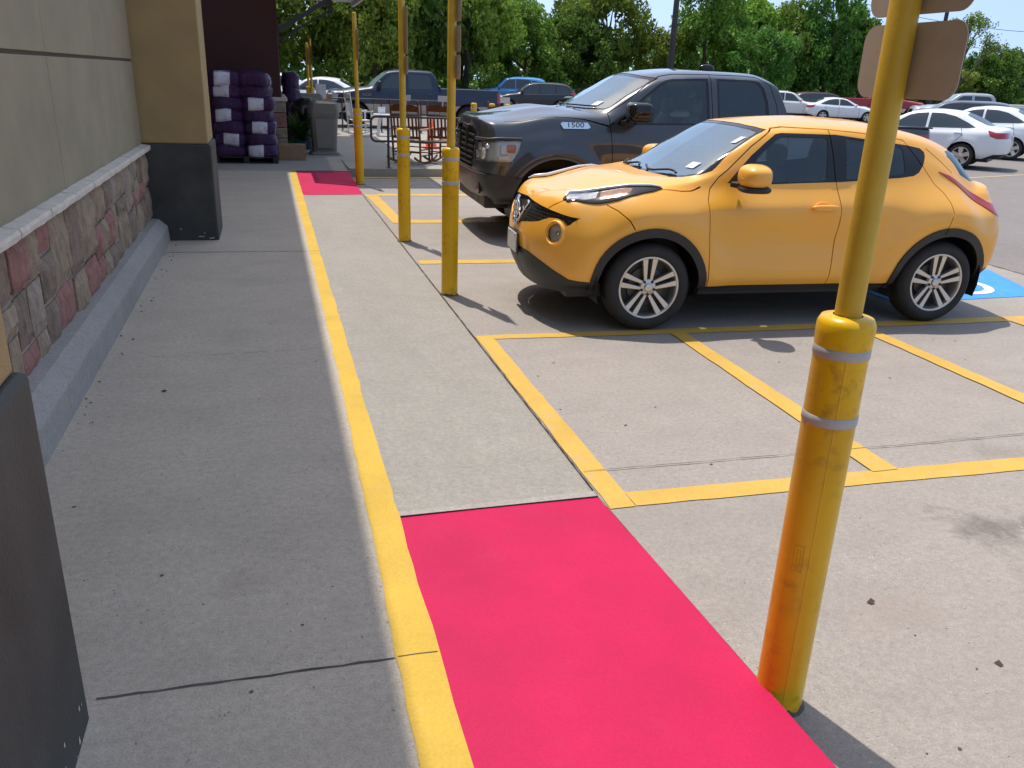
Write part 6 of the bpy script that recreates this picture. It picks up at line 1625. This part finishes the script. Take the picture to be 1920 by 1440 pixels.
c = MB(); c.lathe([(.15, .03), (.135, .04), (.035, .69), (.001, .70)], n=24); c.build("cone_body", M['cone'], cn)
c = MB(); c.mm((-.19, -.19, 0), (.19, .19, .032)); c.build("cone_base", M['cone'], cn, bevel=.01)
c = MB(); c.lathe([(.108, .20), (.112, .20), (.085, .36), (.081, .36)], n=24); c.build("reflective_band", M['white_plastic'], cn)
# boxes and a white price board on the back rail corner
bx = MB(); bx.mm((-.16, -.12, 0), (.16, .12, .24)); bx.mm((-.12, -.1, .24), (.12, .1, .44)); o = bx.build("stacked_cartons", M['card'], bevel=.005); o.location = (1.62, 24.9, .145 + .62); 
tag(o, "small brown cartons on the plant stand behind the bins", "box")
sd2 = empty("plant_stand", (1.62, 24.9, .145)); tag(sd2, "low dark plant stand carrying the cartons", "stand")
q = MB(); q.mm((-.25, -.18, .585), (.25, .18, .62)); q.build("stand_top", M['black'], sd2)
for sx in (-1, 1):
    for sy2 in (-1, 1): l = MB(); l.bar((sx * .21, sy2 * .14, 0), (sx * .21, sy2 * .14, .585), .03, .03); l.build("leg", M['black'], sd2)
pb = empty("price_board", (1.22, 21.0, .145)); tag(pb, "white price board on a thin stake behind the bins", "sign")
q = MB(); q.box((0, 0, 1.2), (.24, .008, .32)); q.build("board", M['paper'], pb); q = MB(); q.bar((0, .01, 0), (0, .01, 1.1), .02, .02); q.build("stake", M['dark_metal'], pb)
# ---------------------------------------------------------------- cars farther off
simple_vehicle("saloon_car", (16.25, 20.85, 0), (-.63, .78), "white fastback saloon with dark red tail lamps beyond the yellow car", "car", WHITE, scaled(SEDAN, wsm=M['glass_far']), "white cars", (110, 54), M['alloy'])
simple_vehicle("saloon_car", (20.7, 23.6, 0), (-.63, .78), "white saloon at the right photo edge, next to the fastback", "car", WHITE, scaled(SEDAN, 1.0, 1.0, 1.06), "white cars", (90, 46), M['alloy'])
simple_vehicle("estate_car", (25.0, 29.5, 0), (-.80, .60), "dark blue-grey estate car at the right edge, behind the white saloons", "car", DGREY, scaled(SUV, 1.0, 1.0, .95), None, (80, 44))
simple_vehicle("pickup_truck", (33.5, 38.0, 0), (-.86, .50), "silver grey pickup behind the white saloons", "truck", SILVER, scaled(PICKUP, wsm=M['glass_ws_far'], lowm=M['black']), None, (84, 46))
simple_vehicle("pickup_truck", (52.6, 46.0, 0), (.80, -.60), "cream pickup behind the lamp post with its bed to the left", "truck", CREAM, scaled(PICKUP), None, (84, 46))
simple_vehicle("pickup_truck", (46.9, 55.4, 0), (.88, -.47), "red pickup with white lower body beside the post, facing right", "truck", REDP, scaled(PICKUP, two=[[(-1.2, .74), (5.4, .74), (5.4, .3), (-1.2, .3)]], twom=PEARL, lowm=PEARL), None, (84, 46))
simple_vehicle("estate_car", (37.2, 49.3, 0), (.93, -.36), "dark maroon estate car half hidden behind the white saloon", "car", car_color("maroon_car_paint", (.05, .02, .028)), scaled(SUV, 1.05), None, (80, 44))
simple_vehicle("estate_car", (33.6, 48.6, 0), (.90, -.43), "pearl white crossover parked behind the tailgate of the dark pickup", "car", PEARL, scaled(SUV, .98), "white cars", (80, 44))
simple_vehicle("saloon_car", (36.4, 46.9, 0), (.92, -.39), "small white saloon in the distance, right of the pearl crossover", "car", WHITE, scaled(SEDAN), "white cars", (80, 44))
simple_vehicle("estate_car", (13.0, 47.3, 0), (-.98, .20), "long black sport wagon before the trees, right in front of the sky blue van", "car", BLACK, scaled(SUV, .96, .96, .98), None, (80, 44))
# sky blue van: taller body behind the black wagon
VAN = scaled(SUV, .96, .96, 1.12)
simple_vehicle("van", (12.2, 49.4, 0), (-.98, .20), "sky blue van half hidden behind the long black wagon", "van", SKYBLUE, VAN, None, (80, 44))
simple_vehicle("saloon_car", (.4, 37.6, 0), (-.985, .17), "white saloon with a teal windscreen right behind the blue pickup's bonnet", "car", WHITE, scaled(SEDAN, 1.0, 1.0, 1.10, wsm=M['glass_ws_far']), "white cars", (84, 46))
simple_vehicle("saloon_car", (-1.3, 40.4, 0), (-.985, .17), "white saloon farthest left, its bonnet ending at the wall corner", "car", WHITE, scaled(SEDAN, 1.0, 1.0, 1.16), "white cars", (84, 46))

# ---------------------------------------------------------------- trees
def crown_mesh(name, seed, rx, ry, rz_, nclump, nleaf, lsize, low=.15):
    """many leaf-sized faces gathered in clumps spread through a lumpy volume"""
    rnd = np.random.RandomState(seed); V = []; F = []; cs = []
    for _ in range(nclump):
        while True:
            d = rnd.normal(size=3); d /= np.linalg.norm(d)
            if d[2] > -.75: break
        rr = rnd.uniform(.55, 1.0) ** .6
        lump = .80 + .22 * math.sin(3.1 * d[0] + seed) * math.cos(2.7 * d[1] + seed * 1.7) + .16 * math.sin(5 * d[2] + seed)
        cs.append((d * rr * lump, rnd.uniform(.10, .24)))
    for (c, cr) in cs:
        k = int(nleaf * (cr / .17) ** 2); P = rnd.normal(size=(k, 3)); P /= np.linalg.norm(P, axis=1)[:, None]; P *= (rnd.uniform(.2, 1, size=(k, 1)) ** .5) * cr
        P[:, 2] *= .75; Q = (c + P) * np.array([rx, ry, rz_])
        for q in Q:
            n = rnd.normal(size=3); n[2] += .6; n /= np.linalg.norm(n); a = np.cross(n, rnd.normal(size=3)); a /= np.linalg.norm(a) + 1e-9; b = np.cross(n, a)
            s = lsize * rnd.uniform(.6, 1.3); i = len(V)
            V += [tuple(q - a * s), tuple(q + b * s * .55), tuple(q + a * s), tuple(q - b * s * .55)]; F.append((i, i + 1, i + 2, i + 3))
    me = bpy.data.meshes.new(name); me.from_pydata(V, [], F); return me
def trunk_mb(h, r, seed, spread=1.0):
    rnd = random.Random(seed); o = MB(); p = [(0, 0, 0)]; n = 6
    for k in range(1, n + 1): p.append((p[-1][0] + rnd.uniform(-.18, .18), p[-1][1] + rnd.uniform(-.18, .18), h * k / n))
    o.tube(p, [r * (1.25 - .95 * k / n) for k in range(n + 1)], 10)
    for k in range(7):
        b = p[rnd.randint(2, n - 1)]; a = rnd.uniform(0, 6.28); L = h * rnd.uniform(.3, .55) * spread
        q = [b, (b[0] + math.cos(a) * L * .5, b[1] + math.sin(a) * L * .5, b[2] + L * .35), (b[0] + math.cos(a) * L, b[1] + math.sin(a) * L, b[2] + L * .8)]
        o.tube(q, [r * .42, r * .28, r * .10], 7)
    return o
CROWNS = [crown_mesh("crown_a", 1, 1, 1, 1, 150, 100, .038), crown_mesh("crown_b", 2, 1, 1, 1, 165, 90, .036), crown_mesh("crown_c", 3, 1, 1, 1, 130, 115, .040), crown_mesh("crown_d", 5, 1, 1, 1, 155, 95, .036)]
TRUNKS = []
for k in range(3):
    tm = trunk_mb(5.0, .22, k + 3).build("trunk_source", M['bark']); TRUNKS.append(tm.data); bpy.data.objects.remove(tm)
TG = "trees beyond the car park"
def tree(x, y, h, r, kind, mat, label, seed, zc=.5, zr=.56):
    root = empty("tree", (x, y, -.06), random.Random(seed).uniform(0, 6.28)); tag(root, label, "tree", TG)
    me = CROWNS[kind].copy(); c = mesh_obj("crown", me, M[mat], root)
    c.location = (0, 0, h * zc); c.scale = (r, r * .95, h * zr); c.rotation_euler = (0, 0, seed * 1.3)
    t = bpy.data.objects.new("trunk", TRUNKS[seed % 3]); COL.objects.link(t); t.parent = root; t.scale = (h / 9, h / 9, h / 9)
    return root
# x, y, height, crown radius, mesh, leaf, label (left to right in the photo)
trees = [
 (-3.5, 46, 9.5, 4.2, 0, 'leaf_c', "bright green tree behind the awning strut, leftmost over the white saloons"),
 (2.6, 48, 10.5, 4.2, 1, 'leaf_a', "tall full green tree behind the far pair of thin yellow posts"),
 (7.6, 50, 10.8, 4.0, 2, 'leaf_b', "deep green tree above the cab of the blue pickup"),
 (5.2, 44.5, 7.2, 3.0, 3, 'leaf_c', "lighter lower tree standing before the deep green one, over the blue pickup"),
 (11.6, 53, 9.8, 3.8, 0, 'leaf_c', "light green tree between the two tall yellow posts"),
 (13.0, 61, 13.0, 4.0, 1, 'leaf_b', "dark tall tree whose top rises left of the first gap of sky"),
 (10.0, 57, 11.8, 3.6, 3, 'leaf_a', "tall tree right of the post standing by the pickup grille"),
 (16.9, 57.8, 6.6, 3.3, 2, 'leaf_a', "rounded mid green tree above the black wagon and blue van"),
 (21.2, 60.5, 7.4, 3.2, 1, 'leaf_b', "lower deep green tree left of the little red roof"),
 (24.6, 63, 10.6, 4.4, 0, 'leaf_a', "big bright domed tree left of the dark utility pole"),
 (29.0, 62, 6.0, 2.8, 3, 'leaf_c', "low bush-like tree filling the dip right of the dark utility pole"),
 (32.8, 62, 10.2, 4.0, 2, 'leaf_a', "broad tree above the windscreen of the dark pickup, right of the sky gap"),
 (37.2, 64, 9.6, 3.9, 0, 'leaf_c', "light green broad tree above the cab of the dark pickup"),
 (35.0, 57.5, 6.2, 3.0, 3, 'leaf_b', "lower deep green tree behind the pearl crossover"),
 (41.2, 64, 9.4, 3.4, 1, 'leaf_a', "tree above the small white saloon"),
 (43.6, 61.5, 9.0, 3.2, 2, 'leaf_b', "dark tree right next to the tan sign back, on its left"),
 (47.5, 62.5, 8.6, 3.6, 0, 'leaf_b', "dark tree hidden mostly behind the tan sign"),
 (56, 66.5, 5.6, 3.2, 1, 'leaf_b', "low dark tree right of the lamp pole foot"),
 (62, 69, 4.6, 3.2, 3, 'leaf_c', "low pale green tree behind the cream pickup"),
 (67, 69, 6.0, 3.6, 2, 'leaf_b', "dark low tree at the right edge behind the row of pickups"),
 (73, 74, 7.0, 4.2, 0, 'leaf_b', "darker round tree at the far right edge of the photo"),
 (51.5, 66, 7.0, 3.4, 3, 'leaf_b', "deep green tree directly behind the yellow sign pole")]
for i, (x, y, h, r, k, m, lb) in enumerate(trees): tree(x, y, h, r, k, m, lb, i)
# thick undergrowth under the tree belt: nobody could count it
ug = MB(); rnd = np.random.RandomState(4)
path = [(-14, 41), (2, 44.5), (9, 49), (13, 53), (26, 58.5), (40, 65.5), (60, 69), (90, 70)]
V = []; F = []
for (a, b) in zip(path, path[1:]):
    L = math.hypot(b[0] - a[0], b[1] - a[1])
    for _ in range(int(L * 330)):
        t = rnd.uniform(); w = rnd.uniform(-.9, 2.6); d = ((b[0] - a[0]) / L, (b[1] - a[1]) / L); x = a[0] + (b[0] - a[0]) * t - d[1] * w; y = a[1] + (b[1] - a[1]) * t + d[0] * w
        hh = 1.5 + 1.0 * math.sin(x * .9) * math.cos(y * .7) + .5 * math.sin(x * 2.3 + 1); z = rnd.uniform(0, max(.4, hh)) * (.45 + .55 * min(1, (w + .9) / 1.5))
        n = rnd.normal(size=3); n[2] += .5; n /= np.linalg.norm(n); e = np.cross(n, rnd.normal(size=3)); e /= np.linalg.norm(e); f2 = np.cross(n, e); s = rnd.uniform(.08, .19); q = np.array([x, y, z]); i = len(V)
        V += [tuple(q - e * s), tuple(q + f2 * s * .6), tuple(q + e * s), tuple(q - f2 * s * .6)]; F.append((i, i + 1, i + 2, i + 3))
me = bpy.data.meshes.new("undergrowth"); me.from_pydata(V, [], F); tag(mesh_obj("undergrowth", me, M['leaf_b']), kind="stuff")
# far wood behind the belt, one mass
V = []; F = []; rnd = np.random.RandomState(9)
for _ in range(26000):
    t = rnd.uniform(); x = -30 + 190 * t; y = 62 + 34 * t ** .8 + rnd.uniform(0, 9) + (12 if x < 25 else 0) * 0; hh = 6.2 + 1.6 * math.sin(x * .33) + 1.1 * math.sin(x * .9 + 1)
    if x > 50: hh = 3.6 + .9 * math.sin(x * .4)
    z = hh * rnd.uniform(0, 1) ** .75; n = rnd.normal(size=3); n[2] += .5; n /= np.linalg.norm(n); e = np.cross(n, rnd.normal(size=3)); e /= np.linalg.norm(e); f2 = np.cross(n, e); s = rnd.uniform(.22, .48); q = np.array([x, y, z]); i = len(V)
    V += [tuple(q - e * s), tuple(q + f2 * s * .6), tuple(q + e * s), tuple(q - f2 * s * .6)]; F.append((i, i + 1, i + 2, i + 3))
me = bpy.data.meshes.new("distant_wood"); me.from_pydata(V, [], F); tag(mesh_obj("distant_wood", me, M['leaf_b']), kind="stuff")
# the sparse tree with mistletoe tufts at the right
def sparse_tree(x, y, label):
    root = empty("tree", (x, y, -.06)); tag(root, label, "tree", TG); rnd = random.Random(21); o = MB(); tips = []
    def grow(p, d, L, r, dep):
        q = p + d * L; o.tube([tuple(p), tuple(p + d * L * .5 + Vector((rnd.uniform(-.06, .06) * L, rnd.uniform(-.06, .06) * L, 0))), tuple(q)], [r, r * .8, r * .62], 6, cap=False)
        if dep == 0: tips.append(q); return
        for _ in range(rnd.choice([2, 3, 3])):
            nd = (d + Vector((rnd.uniform(-.55, .95), rnd.uniform(-.6, .6), rnd.uniform(-.25, .5)))).normalized(); grow(q, nd, L * rnd.uniform(.60, .82), r * .6, dep - 1)
        tips.append(q)
    grow(Vector((0, 0, 0)), Vector((.08, 0, 1)).normalized(), 3.0, .17, 4); o.build("trunk", M['bark'], root)
    c = MB()
    for i, t in enumerate(tips):
        big = i % 13 == 0; n = 120 if big else rnd.choice([5, 14, 24]); rad = .55 if big else .40
        for _ in range(n):
            v = Vector((rnd.gauss(0, 1), rnd.gauss(0, 1), rnd.gauss(0, 1))).normalized() * rad * rnd.random() ** .5; a = Vector((rnd.gauss(0, 1), rnd.gauss(0, 1), rnd.gauss(0, 1))).normalized(); b = a.cross(Vector((rnd.gauss(0, 1), rnd.gauss(0, 1), rnd.gauss(0, 1)))).normalized(); s = .10
            p = t + v; c.add([p - a * s, p + b * s * .6, p + a * s, p - b * s * .6], [(0, 1, 2, 3)])
    c.build("crown", M['leaf_a'], root, fixn=False)
sparse_tree(59.2, 64.5, "thin half bare tree with leafy tufts against the sky at the right")

# ---------------------------------------------------------------- poles, wires, roof, far sign
def pole(x, y, h, r, label, m, cat="utility pole", arm=True, name="utility_pole", lean=0.0):
    root = empty(name, (x, y, -.06)); tag(root, label, cat); root.rotation_euler = (0, lean, 0)
    p = MB(); p.lathe([(r * 1.2, 0), (r, h * .5), (r * .8, h), (.001, h + .01)], n=14); p.build("shaft", m, root)
    if arm: a = MB(); a.bar((-1.1, 0, h - .7), (1.1, 0, h - .7), .11, .14); [a.lathe([(.05, 0), (.06, .08), (.03, .16), (.001, .17)], c=(q, 0, h - .62), n=8) for q in (-1.0, -.4, .4, 1.0)]; a.build("crossarm", m, root)
    return root
pole(27.3, 56.5, 12.5, .20, "dark wooden utility pole rising in front of the big domed tree", M['pole_wood'])
pole(61.0, 66.5, 8.6, .17, "slim dark utility pole beside the half bare tree", M['pole_wood'], lean=.02)
pole(85, 69, 10.0, .17, "utility pole far off outside the right edge", M['pole_wood'])
lp = empty("lamp_post", (41.8, 47.6, -.06)); tag(lp, "dark metal lamp post behind the tan sign, reaching out of the photo", "lamp post")
p = MB(); p.lathe([(.34, 0), (.34, .8), (.30, .85), (.16, .9), (.15, 1.0), (.11, 9.0)], n=18); p.build("shaft", M['dark_metal'], lp)
p = MB(); p.bar((0, 0, 8.9), (.9, 0, 9.0), .08, .08); p.mm((.7, -.18, 8.93), (1.4, .18, 9.08)); p.build("lamp_head", M['dark_metal'], lp, bevel=.03)
wr = []
def cable(p, q, sag, label):
    pts = [(p[0] + (q[0] - p[0]) * t, p[1] + (q[1] - p[1]) * t, p[2] + (q[2] - p[2]) * t - sag * 4 * t * (1 - t)) for t in np.linspace(0, 1, 25)]
    o = MB(); o.tube(pts, .022, 5); tag(o.build("overhead_cable", M['cable']), label, "cable")
cable((61, 66.5, 7.8), (85, 69, 9.2), .7, "upper cable running right from the slim utility pole"); cable((61, 66.5, 6.1), (85, 69, 7.6), .8, "lower cable running right from the slim utility pole")
cable((27.3, 56.5, 11.7), (61, 66.5, 7.8), 1.0, "upper cable between the two utility poles, behind the sign"); cable((27.3, 56.5, 10.4), (61, 66.5, 6.0), 1.0, "lower cable between the two utility poles, behind the sign")
mk = empty("marker_post", (29.4, 49.6, -.02)); tag(mk, "thin marker post with creeper behind the dark pickup cab", "post")
p = MB(); p.lathe([(.035, 0), (.03, 2.9), (.001, 2.91)], n=8); p.build("shaft", M['white_plastic'], mk)
p = MB(); rr = random.Random(2)
for _ in range(160):
    z = rr.uniform(1.0, 2.95); a = rr.uniform(0, 6.28); c = Vector((.09 * math.cos(a), .09 * math.sin(a), z)); u = Vector((rr.gauss(0, 1), rr.gauss(0, 1), rr.gauss(0, 1))).normalized() * .06; w = Vector((rr.gauss(0, 1), rr.gauss(0, 1), rr.gauss(0, 1))).normalized() * .04; p.add([c - u, c + w, c + u, c - w], [(0, 1, 2, 3)])
p.build("creeper", M['leaf_c'], mk, fixn=False)
hs = empty("house", (25.0, 71.5, -.06), R(15)); tag(hs, "small house with a reddish roof glimpsed between the trees above the black wagon", "house")
p = MB(); p.mm((-3.2, -2.2, 0), (3.2, 2.2, 2.35)); p.build("wall", pmat("house_wall", (.45, .40, .33), .9), hs)
p = MB(); p.add([(-3.7, -2.7, 2.3), (3.7, -2.7, 2.3), (3.7, 2.7, 2.3), (-3.7, 2.7, 2.3), (-1.4, 0, 4.1), (1.4, 0, 4.1)], [(0, 1, 5, 4), (2, 3, 4, 5), (1, 2, 5), (3, 0, 4), (0, 3, 2, 1)]); p.build("roof", pmat("house_roof", (.22, .085, .06), .9, var=.3), hs)
p = MB(); p.mm((-1.0, -2.24, .9), (.2, -2.2, 1.9)); p.build("window", M['glass_far'], hs)
fs_ = empty("shop_sign", (88, 79.5, -.06), R(-40)); tag(fs_, "red sign on a pale hut roof far off at the right edge", "sign")
p = MB()
for q in range(5):
    a = q * .62 - 1.2; p.box((.9 * math.sin(a), 0, 4.1 + .55 * math.cos(a)), (.55, .12, .75), rot=Matrix.Rotation(a, 3, 'Y'))
p.mm((-1.5, -.06, 3.4), (1.5, .06, 3.85)); p.build("sign_letters", pmat("sign_red", (.50, .05, .02), .5), fs_, bevel=.05)
p = MB(); p.mm((-2.2, -.4, 0), (2.2, 1.6, 2.8)); p.add([(-2.6, -.6, 2.8), (2.6, -.6, 2.8), (2.6, 1.8, 2.8), (-2.6, 1.8, 2.8), (-1.6, .6, 3.4), (1.6, .6, 3.4)], [(0, 1, 5, 4), (2, 3, 4, 5), (1, 2, 5), (3, 0, 4), (0, 3, 2, 1)]); p.build("hut", pmat("hut_pale", (.5, .42, .38), .8), fs_)
